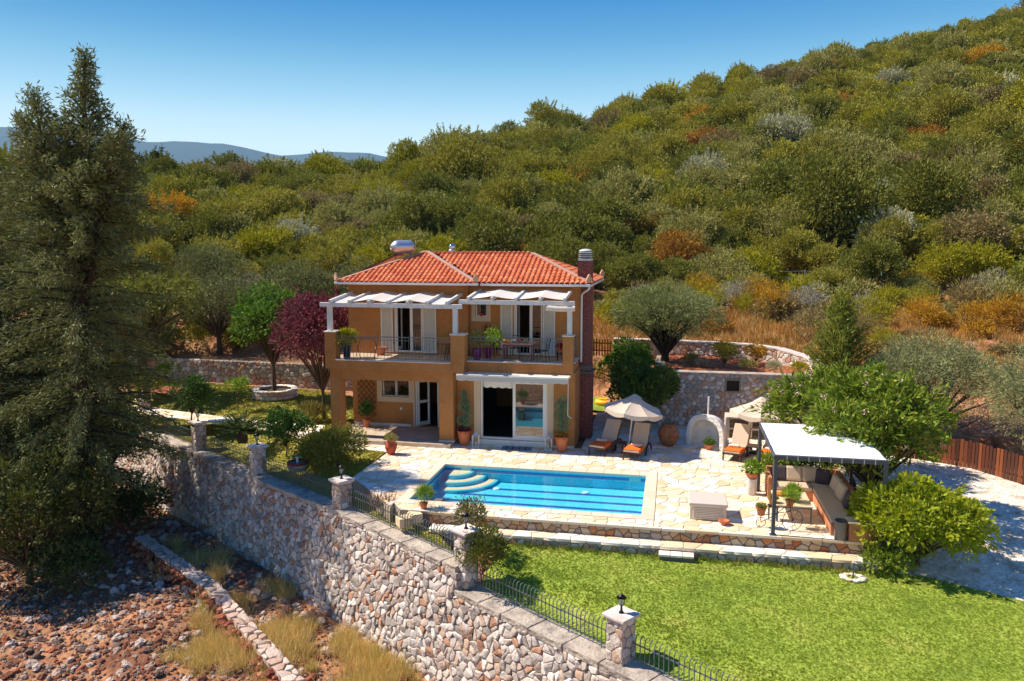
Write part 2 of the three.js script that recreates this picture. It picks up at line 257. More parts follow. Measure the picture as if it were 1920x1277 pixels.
{
  const g = thing('retaining_wall', 'long tall rubble stone retaining wall running down the left of the garden', 'wall'), rnd = rng(11), s0 = -27, s1 = 16, batter = 0.13;
  const U = WD.clone(), W = V(WN.x * -batter, 1, WN.z * -batter).normalize(), O = wallAt(s0, 0.28 + 3.9 * batter, -4.4);
  // body
  const body = (a, b, top, z) => { const P = [], off = (y) => 0.255 + (-0.5 - y) * batter, q = [[off(top), top], [-0.3, top], [-0.3, -4.6], [off(-4.6), -4.6]]; const sh = new THREE.Shape(q.map(([o, y]) => new THREE.Vector2(o, y))); const e = new THREE.ExtrudeGeometry(sh, { depth: b - a, bevelEnabled: false }); e.applyMatrix4(new THREE.Matrix4().makeBasis(WN, V(0, 1, 0), WD.clone().negate())); const p = wallAt(b); e.translate(p.x, 0, p.z); return boxUV(e); };
  part(g, 'core', merge([body(-27, -14, -1.2), body(-14, -7, -1.02), body(-7, 6.2, -0.86), body(6.2, s1, -1.36)]), M_MORTAR);
  // coping: rough capping in lengths
  for (let s = s0, i = 0; s < s1 - 0.05; i++) { const e = Math.min(s1, s + 0.7 + rnd() * 0.6), cut = s < 6.2 && e > 6.2 ? 6.2 : e, top = wallTop((s + Math.min(cut, 6.19 + (s >= 6.2 ? 99 : 0))) / 2), ext = Math.max(0, -0.5 - top) * batter, cw = 0.6 + ext + rnd() * 0.04, b = new RoundedBoxGeometry(cut - s - 0.012, 0.17, cw, 2, 0.035); b.translate((cut - s) / 2, -0.085 + rnd() * 0.015, -0.27 + cw / 2); b.applyMatrix4(new THREE.Matrix4().makeBasis(WD, V(0, 1, 0), WN.clone())); const p = wallAt(s); b.translate(p.x, top, p.z); part(g, 'coping_stone', boxUV(b), M_COPE); s = cut; }
  for (let k = 0; k < 3; k++) { const b = new RoundedBoxGeometry(0.24, 0.19, 0.5, 2, 0.03); b.translate(6.15 + (k % 2) * 0.02, -1.17 + k * 0.2, 0.12); const q = b.applyMatrix4(new THREE.Matrix4().makeBasis(WD, V(0, 1, 0), WN)); q.translate(WP.x, 0, WP.z); part(g, 'end_stone', boxUV(q), PAL_RUBBLE[k * 2]); }
  // face stones
  const topV = (s) => (wallTop(s) - 0.14 + 4.4) / W.y, geos = [];
  for (const c of voronoi(0, s1 - s0, 0, 4.2, 0.2, rnd, 1.1, 1.15)) {
    const lo = clipHalf(c, 0, -1, 0); if (lo.length < 3) continue; const whole = lo.every((q) => q[1] < topV(7)), cut = 6.2 - s0;
    for (const side of whole ? [lo] : [clipHalf(lo, 1, 0, cut), clipHalf(lo, -1, 0, -cut)]) { if (side.length < 3) continue; const sm = side.reduce((a, q) => a + q[0], 0) / side.length + s0, p = clipHalf(side, 0, 1, topV(sm)); if (p.length < 3) continue; geos.push(stoneGeo(p, O, U, W, U.clone().cross(W), { gap: 0.009, rim: 0.03, high: 0.05, dome: 0.022, tilt: 0.07, deep: 0.08, rnd })); }
  }
  lay(g, 'stone', geos, PAL_RUBBLE, rnd);
  rebase(g, WP.x, -3.7, WP.z);
}
// pillars with lanterns
const pillarS = [[-18.0, 0.45, 'pillar furthest left, half hidden by the dark conifer'], [-11.45, 0.45, 'pillar beside the small round orange tree'], [-5.95, 0.45, 'pillar in front of the spiky cycad'], [0, 0.45, 'pillar at the corner of the paved terrace, left of the pool'], [6.2, 0.45, 'pillar where the wall steps down to the front lawn'], [11.45, -0.05, 'pillar nearest the camera, at the edge of the front lawn']];
pillarS.forEach(([s, cap, where], i) => {
  const top = wallTop(s + 0.01), base = i === 4 ? -1.13 : top, p = wallAt(s, -0.04, base), turn = Math.atan2(-WD.z, WD.x);
  const g = thing('stone_pillar', 'square rubble stone ' + where, 'pillar', [p.x, base, p.z], turn, 'pillars on the boundary wall');
  const h = cap - 0.11 - base, w = 0.23, rnd = rng(300 + i);
  part(g, 'core', bx(-w + 0.02, w - 0.02, 0, h, -w + 0.02, w - 0.02), M_MORTAR);
  for (const [O, U] of [[V(-w, 0, w - 0.02), V(1, 0, 0)], [V(w - 0.02, 0, w), V(0, 0, -1)], [V(w, 0, -w + 0.02), V(-1, 0, 0)], [V(-w + 0.02, 0, -w), V(0, 0, 1)]]) masonry(g, O, U, V(0, 1, 0), w * 2, h, 0.21, PAL_RUBBLE.slice(0, 8), 310 + i * 7 + Math.round(O.x * 10), { gap: 0.01, rim: 0.025, high: 0.03, dome: 0.01, deep: 0.02, aspect: 1.2, jit: 0.55 }, null, 60);
  const c = part(g, 'cap', merge([bx(-0.31, 0.31, h + 0.035, h + 0.11, -0.31, 0.31, 0.02), bx(-0.27, 0.27, h, h + 0.036, -0.27, 0.27)]), M_CAP);
  // lantern stands on the cap
  const l = thing('lantern', 'black lantern on the ' + where.split(',')[0], 'lantern', [p.x, cap, p.z], turn, 'lanterns on the wall pillars');
  part(l, 'post', lathe([[0.0, 0], [0.06, 0], [0.055, 0.02], [0.03, 0.05], [0.022, 0.13], [0.03, 0.17], [0.05, 0.185], [0.0, 0.19]], 10), M_BLACK);
  const glass = new THREE.MeshPhysicalMaterial({ color: '#dfe6e6', roughness: 0.25, transmission: 0.7, thickness: 0 });
  const cage = []; for (let k = 0; k < 6; k++) { const a = k / 6 * Math.PI * 2; cage.push(bar([Math.cos(a) * 0.05, 0.185, Math.sin(a) * 0.05], [Math.cos(a) * 0.092, 0.36, Math.sin(a) * 0.092], 0.006, 4)); }
  part(l, 'cage', merge(cage), M_BLACK); part(l, 'glass', lathe([[0.046, 0.187], [0.088, 0.358]], 6), glass);
  part(l, 'cover', lathe([[0.0, 0.47], [0.012, 0.455], [0.014, 0.44], [0.06, 0.41], [0.125, 0.355], [0.0, 0.36]], 6), M_BLACK);
});
// iron railing panels between the pillars
[[-18, -11.45, 'left of the orange tree pillar'], [-11.45, -5.95, 'between the orange tree and the cycad pillar'], [-5.95, 0, 'in front of the fountain bed'], [0, 6.2, 'below the left end of the pool'], [6.2, 11.45, 'along the near edge of the front lawn'], [11.45, 15.9, 'at the bottom edge, right of the nearest pillar']].forEach(([a, b, where], i) => {
  const g = thing('iron_railing', 'low iron railing with curled bar tops ' + where, 'railing', wallAt((a + b) / 2, -0.12, wallTop((a + b) / 2 + 0.02)).toArray(), Math.atan2(-WD.z, WD.x), 'iron railings on the boundary wall');
  const L = b - a - 0.46, n = Math.round(L / 0.125), y = 0.13, sl = (wallTop(b - 0.02) - wallTop(a + 0.02)) / (b - a), Y = (x) => x * sl;
  for (const [yy, nm_] of [[y, 'lower_rail'], [y + 0.33, 'upper_rail']]) part(g, nm_, beam([-L / 2 - 0.02, yy + Y(-L / 2), 0], [L / 2 + 0.02, yy + Y(L / 2), 0], 0.016, 0.03), M_IRON);
  const long = tube([[0, -0.14, 0.012], [0, 0.3, 0.012], [0, 0.46, 0.0], [0, 0.52, -0.05], [0, 0.51, -0.1]], 0.0135, 8, 5), short = tube([[0, -0.03, 0.012], [0, 0.3, 0.012], [0, 0.46, 0.0], [0, 0.52, -0.05], [0, 0.51, -0.1]], 0.0135, 8, 5);
  for (let k = 0; k <= n; k++) { const x = -L / 2 + k / n * L; const m = part(g, 'bar', k % 8 === 3 ? long : short, M_IRON); m.position.set(x, y + 0.02 + Y(x), 0); }
});
// ---------------------------------------------------------------- terrace, steps, pool
const POOL = { x0: -8.0, x1: -0.735, z0: -27.0, z1: -22.87 };
{
  const g = new THREE.Group(); g.name = 'terrace'; g.userData.kind = 'structure'; scene.add(g);
  const zones = [[[-10.62, -28.15], [-8.33, -28.15], [-8.33, -22.2], [-10.66, -24.8]], [[-14.9, -30.2], [-3.4, -30.2], [-3.4, -28.15], [-10.62, -28.15], [-14.2, -28.75]], [[-8.33, -28.15], [-0.38, -28.15], [-0.38, -27.4], [-8.33, -27.4]], [[-0.38, -34.95], [6.7, -34.95], [5.5, -21.98], [-0.38, -21.98]], [[-3.4, -37], [-0.38, -37], [-0.38, -28.15], [-3.4, -28.15]], [[-8.33, -22.55], [-0.38, -22.55], [-0.38, -21.98], [-7.95, -21.98]]];
  const base = zones.map((z, i) => { const e = new THREE.ExtrudeGeometry(new THREE.Shape(z.map(([x, zz]) => new THREE.Vector2(x, -zz))), { depth: 0.75 - i * 0.01, bevelEnabled: false }); e.rotateX(-Math.PI / 2); e.translate(0, -0.764 + i * 0.01, 0); return boxUV(e); }); part(g, 'mortar_bed', merge(base), M_MORTAR_L);
  const rnd = rng(77), geos = [], cells = voronoi(-15, 6.8, 21.9, 37.1, 0.34, rnd, 0.95, 1.25); // v = -z
  for (const c of cells) { const got = zones.map((z) => clipConvex(c, z.map(([x, zz]) => [x, -zz]))).filter((p) => p.length >= 3 && Math.abs(area(p)) > 1e-4), whole = got.reduce((a, p) => a + Math.abs(area(p)), 0) > Math.abs(area(c)) * 0.995; for (const p of whole ? [c] : got) geos.push(stoneGeo(p, V(0, -0.012, 0), V(1, 0, 0), V(0, 0, -1), V(0, 1, 0), { gap: 0.012, rim: 0.012, high: 0.014, dome: 0.002, tilt: 0.004, deep: 0.005, rnd })); }
  lay(g, 'paving_stone', geos, PAL_PAVE, rnd);
  // front edge slabs
  for (let x = -7.05; x < 5.4;) { const e = Math.min(5.4, x + 0.55 + rnd() * 0.5); part(g, 'edge_slab', bx(x + 0.006, e - 0.006, -0.07, 0.004, -22.0, -21.9, 0.01), PAL_PAVE[Math.floor(rnd() * 10)]); x = e; }
}
{ // low stone wall under the terrace edge
  const g = thing('terrace_wall', 'low warm stone wall under the front edge of the pool terrace', 'wall');
  part(g, 'core', bx(-7.0, 5.35, -0.9, -0.07, -22.5, -21.97), M_MORTAR_D);
  masonry(g, V(-7.0, -0.4, -21.97), V(1, 0, 0), V(0, 1, 0), 12.35, 0.33, 0.2, PAL_WARM, 91, { gap: 0.012, rim: 0.025, high: 0.02, dome: 0.008, aspect: 1.4 });
  part(g, 'end_core', bx(-7.25, -7.0, -0.9, -0.07, -23.4, -21.97), M_MORTAR_D);
  rebase(g, -0.8, -0.6, -22);
}
{ // walkway below the terrace with its own wall
  const g = new THREE.Group(); g.name = 'lower_walkway'; g.userData.kind = 'structure'; scene.add(g);
  part(g, 'mortar_bed', bx(-6.9, 5.6, -0.5, -0.365, -21.97, -21.5), M_MORTAR_L);
  const rnd = rng(78), geos = [];
  for (const c of voronoi(-6.9, 5.6, 21.45, 21.97, 0.42, rnd, 0.8, 1.3)) { const p = clipConvex(c, [[-6.9, 21.44], [5.6, 21.44], [5.6, 21.96], [-6.9, 21.96]]); if (p.length >= 3) geos.push(stoneGeo(p, V(0, -0.365, 0), V(1, 0, 0), V(0, 0, -1), V(0, 1, 0), { gap: 0.01, rim: 0.012, high: 0.016, dome: 0.002, tilt: 0.004, deep: 0.06, rnd })); }
  lay(g, 'paving_stone', geos, PAL_PAVE, rnd);
  const w = thing('walkway_wall', 'lowest grey stone wall between the walkway and the front lawn', 'wall');
  part(w, 'core', bx(-6.4, 5.5, -1.1, -0.5, -21.95, -21.5), M_MORTAR_D);
  masonry(w, V(-6.4, -0.85, -21.5), V(1, 0, 0), V(0, 1, 0), 11.9, 0.42, 0.19, PAL_GREY, 92, { gap: 0.012, rim: 0.025, high: 0.02, dome: 0.008, aspect: 1.4 });
  rebase(w, -0.5, -0.8, -21.6);
  const st = thing('garden_step', 'single paved stone step from the walkway down to the lawn', 'step');
  part(st, 'riser', bx(-0.2, 0.72, -0.8, -0.52, -21.46, -21.18), M_MORTAR_D);
  for (let i = 0; i < 3; i++) part(st, 'slab', bx(-0.22 + i * 0.32, 0.085 + i * 0.32, -0.52, -0.46, -21.46, -21.14, 0.01), PAL_PAVE[i * 2]);
  rebase(st, 0.25, -0.7, -21.3);
}
{
  const { x0, x1, z0, z1 } = POOL, g = new THREE.Group(); g.name = 'swimming_pool'; g.userData.kind = 'structure'; scene.add(g);
  const M_TILE = mat(0xffffff, 0.4, { map: mottled(['#42c2d8', '#4ccde2', '#58d6ea'], 1.2, 71, { base: 24, oct: 3, contrast: 1.4, grain: 14 }) }), M_NAVY = mat('#1c56a8', 0.4), M_STEP = mat('#d8cfa8', 0.6, { bumpMap: B_FINE, bumpScale: 0.003 });
  const d = -0.56, yw = -0.12;
  part(g, 'pool_floor', bx(x0 - 0.2, x1 + 0.2, d - 0.1, d, z0 - 0.2, z1 + 0.2), M_TILE);
  part(g, 'pool_wall', bx(x0 - 0.2, x0, d, -0.02, z0, z1), M_TILE); part(g, 'pool_wall', bx(x1, x1 + 0.2, d, -0.02, z0, z1), M_TILE);
  part(g, 'pool_wall', bx(x0 - 0.2, x1 + 0.2, d, -0.02, z0 - 0.2, z0), M_TILE); part(g, 'pool_wall', bx(x0 - 0.2, x1 + 0.2, d, -0.02, z1, z1 + 0.2), M_TILE);
  for (const z of [-26.2, -25.45, -24.75]) part(g, 'lane_line', bx(x0 + 0.5, x1 - 0.05, d + 0.003, d + 0.008, z - 0.08, z + 0.08), M_NAVY);
  part(g, 'waterline_tile', merge([bx(x0, x1, -0.23, -0.13, z0 + 0.002, z0 + 0.008), bx(x0 + 0.002, x0 + 0.008, -0.23, -0.13, z0 + 0.01, z1), bx(x0 + 0.01, x1, -0.23, -0.13, z1 - 0.008, z1 - 0.002), bx(x1 - 0.008, x1 - 0.002, -0.23, -0.13, z0 + 0.01, z1)]), M_NAVY);
  for (const [r, y] of [[0.75, -0.2], [1.2, -0.33], [1.65, -0.46]]) {
    const cyl = new THREE.CylinderGeometry(r, r, y - d, 24, 1, false, 0, Math.PI / 2); cyl.translate(x0 + 0.35, (y + d) / 2, z0 + 0.01); part(g, 'step_riser', boxUV(cyl), M_TILE);
    const ring = new THREE.RingGeometry(r === 0.75 ? 0.01 : r - 0.36, r - 0.1, 24, 1, -Math.PI / 2, Math.PI / 2); ring.rotateX(-Math.PI / 2); ring.translate(x0 + 0.35, y + 0.006, z0 + 0.01); part(g, 'step_tread', boxUV(ring), M_STEP);
  }
  part(g, 'skimmer', bx(-1.35, -0.95, -0.26, -0.05, z0 + 0.01, z0 + 0.02), mat('#7fc4c8', 0.5)); part(g, 'skimmer', bx(-7.4, -7.0, -0.26, -0.05, z0 + 0.01, z0 + 0.02), mat('#7fc4c8', 0.5));
  for (const [x, z] of [[-5.9, -26.2], [-2.8, -26.4], [-5.6, -23.1], [-3.6, -23.05]]) { const c = new THREE.CylinderGeometry(0.11, 0.13, 0.03, 16); c.translate(x, d + 0.02, z); part(g, 'inlet', prep(c), mat('#bfe6ee', 0.5)); }
  // coping slabs
  const cs = [], M_C = ['#e2ccb2', '#e5d0b8', '#dec6aa'].map((c) => mat(c, 0.75, { bumpMap: B_FINE, bumpScale: 0.002 })), rnd = rng(72);
  const run = (a, b, f) => { const n = Math.round((b - a) / 0.6); for (let i = 0; i < n; i++) part(g, 'coping_slab', f(a + (b - a) * i / n + 0.003, a + (b - a) * (i + 1) / n - 0.003), M_C[Math.floor(rnd() * 3)]); };
  run(x0 - 0.33, x1 + 0.35, (a, b) => bx(a, b, -0.06, 0.012, z0 - 0.4, z0 + 0.03, 0.012)); run(x0 - 0.33, x1 + 0.35, (a, b) => bx(a, b, -0.06, 0.012, z1 - 0.03, z1 + 0.32, 0.012));
  run(z0 + 0.034, z1 - 0.034, (a, b) => bx(x0 - 0.33, x0 + 0.03, -0.06, 0.012, a, b, 0.012)); run(z0 + 0.034, z1 - 0.034, (a, b) => bx(x1 - 0.03, x1 + 0.35, -0.06, 0.012, a, b, 0.012));
  const wt = new THREE.PlaneGeometry(x1 - x0, z1 - z0, 1, 1); wt.rotateX(-Math.PI / 2); wt.translate((x0 + x1) / 2, yw, (z0 + z1) / 2);
  struct('pool_water', boxUV(wt), new THREE.MeshPhysicalMaterial({ color: '#ffffff', roughness: 0.03, transmission: 1, thickness: 0, ior: 1.33, bumpMap: bumpy(2.2, 74, 8, 3), bumpScale: 0.006 }));
}
// garden path on the left
{
  const g = new THREE.Group(); g.name = 'garden_path'; g.userData.kind = 'structure'; scene.add(g);
  const rnd = rng(79), zones = [[[-14.9, -31.9], [-14.2, -28.75], [-15.6, -30.0], [-18.0, -30.85], [-18.3, -32.1]].reverse(), [[-18.3, -32.1], [-18.0, -30.85], [-24.6, -32.4], [-25.3, -33.8]], [[-25.3, -33.8], [-24.6, -32.4], [-29, -34], [-29.6, -35.4]]], geos = [];
  part(g, 'mortar_bed', merge(zones.map((z) => sheet(z, () => -0.014, 40))), M_MORTAR_L);
  for (const c of voronoi(-30, -14, 28.7, 35.5, 0.5, rnd, 0.9, 1.2)) for (const z of zones) { const p = clipConvex(c, z.map(([x, y]) => [x, -y])); if (p.length >= 3) geos.push(stoneGeo(p, V(0, -0.012, 0), V(1, 0, 0), V(0, 0, -1), V(0, 1, 0), { gap: 0.012, rim: 0.012, high: 0.014, dome: 0.002, tilt: 0.004, deep: 0.005, rnd })); }
  lay(g, 'paving_stone', geos, PAL_PAVE, rnd);
}
// stone wall behind the sun loungers, planted bed above it, curved wall behind the bed
{
  const g = thing('garden_wall', 'stone garden wall with a small square niche behind the sun loungers', 'wall');
  part(g, 'core', merge([bx(-0.75, 6.2, -0.2, 2.33, -35.5, -35.02)]), M_MORTAR);
  const niche = [2.35, 2.85, 1.72, 2.1];
  const zones = [[[0, 0], [3.05, 0], [3.05, 2.4], [0, 2.4]], [[3.7, 0], [6.95, 0], [6.95, 2.4], [3.7, 2.4]], [[3.05, 0], [3.7, 0], [3.7, 1.62], [3.05, 1.62]], [[3.05, 2.18], [3.7, 2.18], [3.7, 2.4], [3.05, 2.4]]];
  masonry(g, V(-0.75, -0.05, -35.02), V(1, 0, 0), V(0, 1, 0), 6.95, 2.36, 0.19, PAL_GREY, 95, { gap: 0.014, rim: 0.04, high: 0.035, dome: 0.015, aspect: 1.25 }, zones);
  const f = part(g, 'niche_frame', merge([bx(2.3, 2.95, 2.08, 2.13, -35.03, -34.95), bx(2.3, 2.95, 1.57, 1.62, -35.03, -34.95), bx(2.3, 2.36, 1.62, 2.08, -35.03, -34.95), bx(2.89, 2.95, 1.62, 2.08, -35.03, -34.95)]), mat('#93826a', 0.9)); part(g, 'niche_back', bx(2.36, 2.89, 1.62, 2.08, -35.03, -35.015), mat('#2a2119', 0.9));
  part(g, 'coping', bx(-0.75, 6.2, 2.33, 2.4, -35.5, -34.96, 0.02), M_COPE);
  masonry(g, V(-0.75, -0.05, -37.6), V(0, 0, 1), V(0, 1, 0).clone(), 2.5, 2.36, 0.27, PAL_GREY, 96, { gap: 0.014, rim: 0.04, high: 0.035, dome: 0.015 }); part(g, 'return_core', bx(-0.74, -0.3, -0.2, 2.33, -40.4, -35.5), M_MORTAR);
  rebase(g, 2.5, 0, -35.2);
  struct('planting_bed', sheet([[-0.5, -35.4], [6.0, -35.4], [6.2, -37], [4.8, -39.6], [2, -40.6], [-0.5, -40.8]], (x, z) => 2.22 + (-35.4 - z) * 0.02 + noise(x, z, 5) * 0.12, 0.4), mat(0xffffff, 0.95, { map: mottled(['#7a3a1c', '#a5552a', '#b86a3c', '#94502a', '#c0845a'], 3, 97, { base: 8, contrast: 2.4, grain: 30 }), bumpMap: B_SOIL, bumpScale: 0.08 }));
  const c = thing('curved_wall', 'pale stone wall curving round the back of the red soil planting bed', 'wall'), pts = [[-3.0, -41.0], [-0.5, -40.9], [1.8, -40.5], [3.6, -39.9], [4.9, -39.0], [5.8, -37.8], [6.3, -36.4], [6.5, -35.2]], tops = [3.0, 3.0, 3.0, 3.02, 2.98, 2.82, 2.6, 2.42];
  for (let i = 0; i < pts.length - 1; i++) {
    const A = V(pts[i][0], 1.6, pts[i][1]), Bq = V(pts[i + 1][0], 1.6, pts[i + 1][1]), U = Bq.clone().sub(A), L = U.length(); U.normalize(); const h0 = tops[i] - 1.6, h1 = tops[i + 1] - 1.6;
    const sh = new THREE.Shape([new THREE.Vector2(0, 0), new THREE.Vector2(L, 0), new THREE.Vector2(L, h1), new THREE.Vector2(0, h0)]), N = U.clone().cross(V(0, 1, 0)), e = new THREE.ExtrudeGeometry(sh, { depth: 0.4, bevelEnabled: false }); e.translate(0, 0, -0.4); e.applyMatrix4(new THREE.Matrix4().makeBasis(U, V(0, 1, 0), N)); e.translate(A.x, A.y, A.z); part(c, 'core', boxUV(e), M_MORTAR_L);
    masonry(c, A, U, V(0, 1, 0), L, Math.max(h0, h1), 0.25, PAL_RUBBLE, 100 + i, { gap: 0.012, rim: 0.04, high: 0.035, dome: 0.015 }, [[[0, 0], [L, 0], [L, h1], [0, h0]]], 60);
    part(c, 'coping', beam([A.x - N.x * 0.18, tops[i] + 0.03, A.z - N.z * 0.18], [Bq.x - N.x * 0.18, tops[i + 1] + 0.03, Bq.z - N.z * 0.18], 0.46, 0.07), M_CAP);
  }
  rebase(c, 2, 2, -40);
}
{ // garden walls on the left
  const g = thing('boundary_stone_wall', 'shaded dry stone wall at the back of the left lawn', 'wall');
  const A = V(-33, -0.2, -41.2), Bq = V(-14.5, -0.2, -40.2), U = Bq.clone().sub(A), L = U.length(); U.normalize(); const N = U.clone().cross(V(0, 1, 0));
  part(g, 'core', beam([A.x - N.x * 0.22, 0.5, A.z - N.z * 0.22], [Bq.x - N.x * 0.22, 0.5, Bq.z - N.z * 0.22], 0.4, 1.5), M_MORTAR_D);
  masonry(g, A, U, V(0, 1, 0), L, 1.5, 0.26, PAL_GREY, 120, { gap: 0.014, rim: 0.04, high: 0.045, dome: 0.02 });
  rebase(g, -24, 0, -40.7);
  const p = thing('tree_planter', 'round stone ring planter at the foot of the green tree', 'planter', [-20.25, 0, -37.4]), r = 1.1, rnd = rng(130);
  part(p, 'core', lathe([[0.85, 0], [0.85, 0.4], [1.06, 0.4], [1.06, 0]], 28), M_MORTAR_L); const soil = new THREE.CircleGeometry(0.86, 24); soil.rotateX(-Math.PI / 2); soil.translate(0, 0.33, 0); part(p, 'soil', boxUV(soil), mat('#3d2c1d', 0.95));
  for (let row = 0; row < 2; row++) for (let k = 0; k < 22; k++) { const b = new RoundedBoxGeometry(0.28 + rnd() * 0.04, 0.19, 0.12, 2, 0.035), a = (k + row * 0.5) / 22 * Math.PI * 2; b.rotateY(-a + Math.PI / 2); b.translate(Math.cos(a) * 1.06, 0.1 + row * 0.2, Math.sin(a) * 1.06); part(p, 'stone', boxUV(b), PAL_RUBBLE[Math.floor(rnd() * 8)]); }
  for (let k = 0; k < 16; k++) { const a = (k + 0.3) / 16 * Math.PI * 2, b = new RoundedBoxGeometry(0.4, 0.06, 0.34, 2, 0.02); b.rotateY(-a + Math.PI / 2); b.translate(Math.cos(a) * 0.98, 0.43, Math.sin(a) * 0.98); part(p, 'coping_stone', boxUV(b), PAL_PAVE[Math.floor(rnd() * 10)]); }
}

// ---------------------------------------------------------------- villa
const M_STUCCO = mat(0xffffff, 0.9, { map: mottled(['#a86d36', '#b0763e', '#b47b44', '#ab713a'], 3, 141, { base: 5, contrast: 1.6, grain: 9 }), bumpMap: B_FINE, bumpScale: 0.006 });
const M_TRIM = mat('#cdb495', 0.85, { bumpMap: B_FINE, bumpScale: 0.003 }), M_WHITE = mat('#e4e0d8', 0.5), M_WHITE_WOOD = mat(0xffffff, 0.6, { map: mottled(['#d2cfc8', '#e0ddd6', '#e6e3dc'], 1.5, 143, { grain: 6 }) });
const M_SHUTTER = mat('#d9d2c4', 0.6), M_MARBLE = mat(0xffffff, 0.5, { map: mottled(['#cfc6ba', '#ddd5ca', '#e5ded4'], 1.6, 144) }), M_FLOOR_TILE = mat(0xffffff, 0.6, { map: mottled(['#b59f86', '#c2ae95', '#cbb8a0'], 1.8, 145) });
const M_PANE = new THREE.MeshPhysicalMaterial({ color: '#9fb0ae', roughness: 0.02, transmission: 1, thickness: 0, ior: 1.9, specularIntensity: 1 });
const M_BRICK = mat(0xffffff, 0.9, { map: (() => { const n = noiseField(256, 32, 3, 151), r = rng(5), tint = new Float32Array(64 * 16).map(() => r()); return texFrom(256, (i, x, y) => { const row = y / 16 | 0, xx = (x + (row % 2) * 16) % 256, col = xx / 32 | 0, m = y % 16 < 2 || xx % 32 < 2, t = tint[row * 16 + col], q = (n[i] - 0.5) * 50; return m ? [128 + q, 104 + q, 96 + q] : [104 + t * 34 + q, 52 + t * 20 + q, 44 + t * 16 + q]; }); })(), bumpMap: B_FINE, bumpScale: 0.006 }); M_BRICK.map.repeat.set(1 / 1.7, 1 / 1.0);
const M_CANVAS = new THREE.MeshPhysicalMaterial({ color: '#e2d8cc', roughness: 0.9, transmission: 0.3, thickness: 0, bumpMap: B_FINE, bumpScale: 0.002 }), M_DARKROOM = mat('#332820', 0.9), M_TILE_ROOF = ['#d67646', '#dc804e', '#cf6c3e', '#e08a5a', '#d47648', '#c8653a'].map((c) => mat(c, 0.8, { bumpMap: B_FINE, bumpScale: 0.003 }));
const HX = { l: -13.55, m: -8.3, r: -3.65 };
const house = thing('villa', 'two storey ochre villa with red tiled hip roof and brick chimney', 'house');
// wall with rectangular openings; plane z, thickness t going back
function wallZ(x0, x1, y0, y1, z, t, holes) { const s = new THREE.Shape([[x0, y0], [x1, y0], [x1, y1], [x0, y1]].map((p) => new THREE.Vector2(...p))); for (const [a, b, c, d] of holes) s.holes.push(new THREE.Path([[a, c], [a, d], [b, d], [b, c]].map((p) => new THREE.Vector2(...p)))); const g = new THREE.ExtrudeGeometry(s, { depth: t, bevelEnabled: false }); g.translate(0, 0, z - t); return boxUV(g); }
part(house, 'porch_wall', wallZ(HX.l, -8.4, 0, 2.99, -31.8, 0.25, [[-12.2, -10.95, 1.42, 2.22], [-10.72, -9.66, 0.16, 2.26]]), M_STUCCO);
part(house, 'lounge_wall', wallZ(-8.38, HX.r, 0, 2.99, -30.08, 0.25, [[-7.42, -4.73, 0.22, 2.66]]), M_STUCCO);
part(house, 'lounge_side_wall', bx(-8.38, -8.13, 0, 2.99, -32.05, -30.33), M_STUCCO);
part(house, 'bedroom_wall', wallZ(HX.l, HX.m, 3.33, 6.3, -31.55, 0.25, [[-11.52, -10.28, 3.4, 5.62]]), M_STUCCO);
part(house, 'bedroom_wall', wallZ(HX.m + 0.002, HX.r, 3.33, 6.3, -31.78, 0.25, [[-8.03, -7.53, 4.95, 5.55], [-6.42, -5.22, 3.4, 5.62]]), M_STUCCO);
part(house, 'side_wall', merge([bx(HX.r - 0.25, HX.r - 0.003, 0, 6.3, -37, -32.03), bx(HX.r - 0.25, HX.r - 0.003, 0, 2.99, -32.03, -30.33)]), M_STUCCO);
part(house, 'side_wall', bx(HX.l + 0.003, HX.l + 0.25, 0, 6.3, -37, -32.05), M_STUCCO);
part(house, 'back_wall', bx(HX.l + 0.25, HX.r - 0.25, 0, 6.3, -37, -36.75), M_STUCCO);
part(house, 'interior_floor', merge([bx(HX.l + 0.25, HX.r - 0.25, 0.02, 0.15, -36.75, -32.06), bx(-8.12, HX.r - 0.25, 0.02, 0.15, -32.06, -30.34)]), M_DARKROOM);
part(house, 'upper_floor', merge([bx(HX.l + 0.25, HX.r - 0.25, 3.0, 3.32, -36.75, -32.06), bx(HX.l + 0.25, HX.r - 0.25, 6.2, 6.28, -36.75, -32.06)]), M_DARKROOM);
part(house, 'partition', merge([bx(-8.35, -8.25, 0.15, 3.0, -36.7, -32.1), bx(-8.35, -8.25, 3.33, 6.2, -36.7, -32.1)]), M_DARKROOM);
// porch
part(house, 'porch_slab', bx(-13.78, -8.42, 0, 0.15, -31.8, -29.12, 0.01), M_FLOOR_TILE);
part(house, 'porch_pillar', bx(-13.57, -13.12, 0.15, 2.99, -30.05, -29.58), M_STUCCO); part(house, 'porch_pillar', bx(-8.98, -8.4, 0.15, 2.99, -30.12, -29.58), M_STUCCO);
part(house, 'porch_beam', bx(-13.12, -8.98, 2.52, 2.99, -30.0, -29.62), M_STUCCO); part(house, 'porch_beam', bx(-13.52, -13.16, 2.52, 2.99, -31.8, -30.05), M_STUCCO);
part(house, 'skirting', merge([bx(-13.6, -13.1, 0.15, 0.2, -30.08, -29.55), bx(-9.0, -8.385, 0.15, 0.2, -30.07, -29.55), bx(-13.5, -10.9, 0.15, 0.25, -31.8, -31.78), bx(-8.13, -7.68, 0, 0.1, -30.08, -30.055), bx(-4.47, HX.r, 0, 0.1, -30.08, -30.055)]), M_MARBLE);
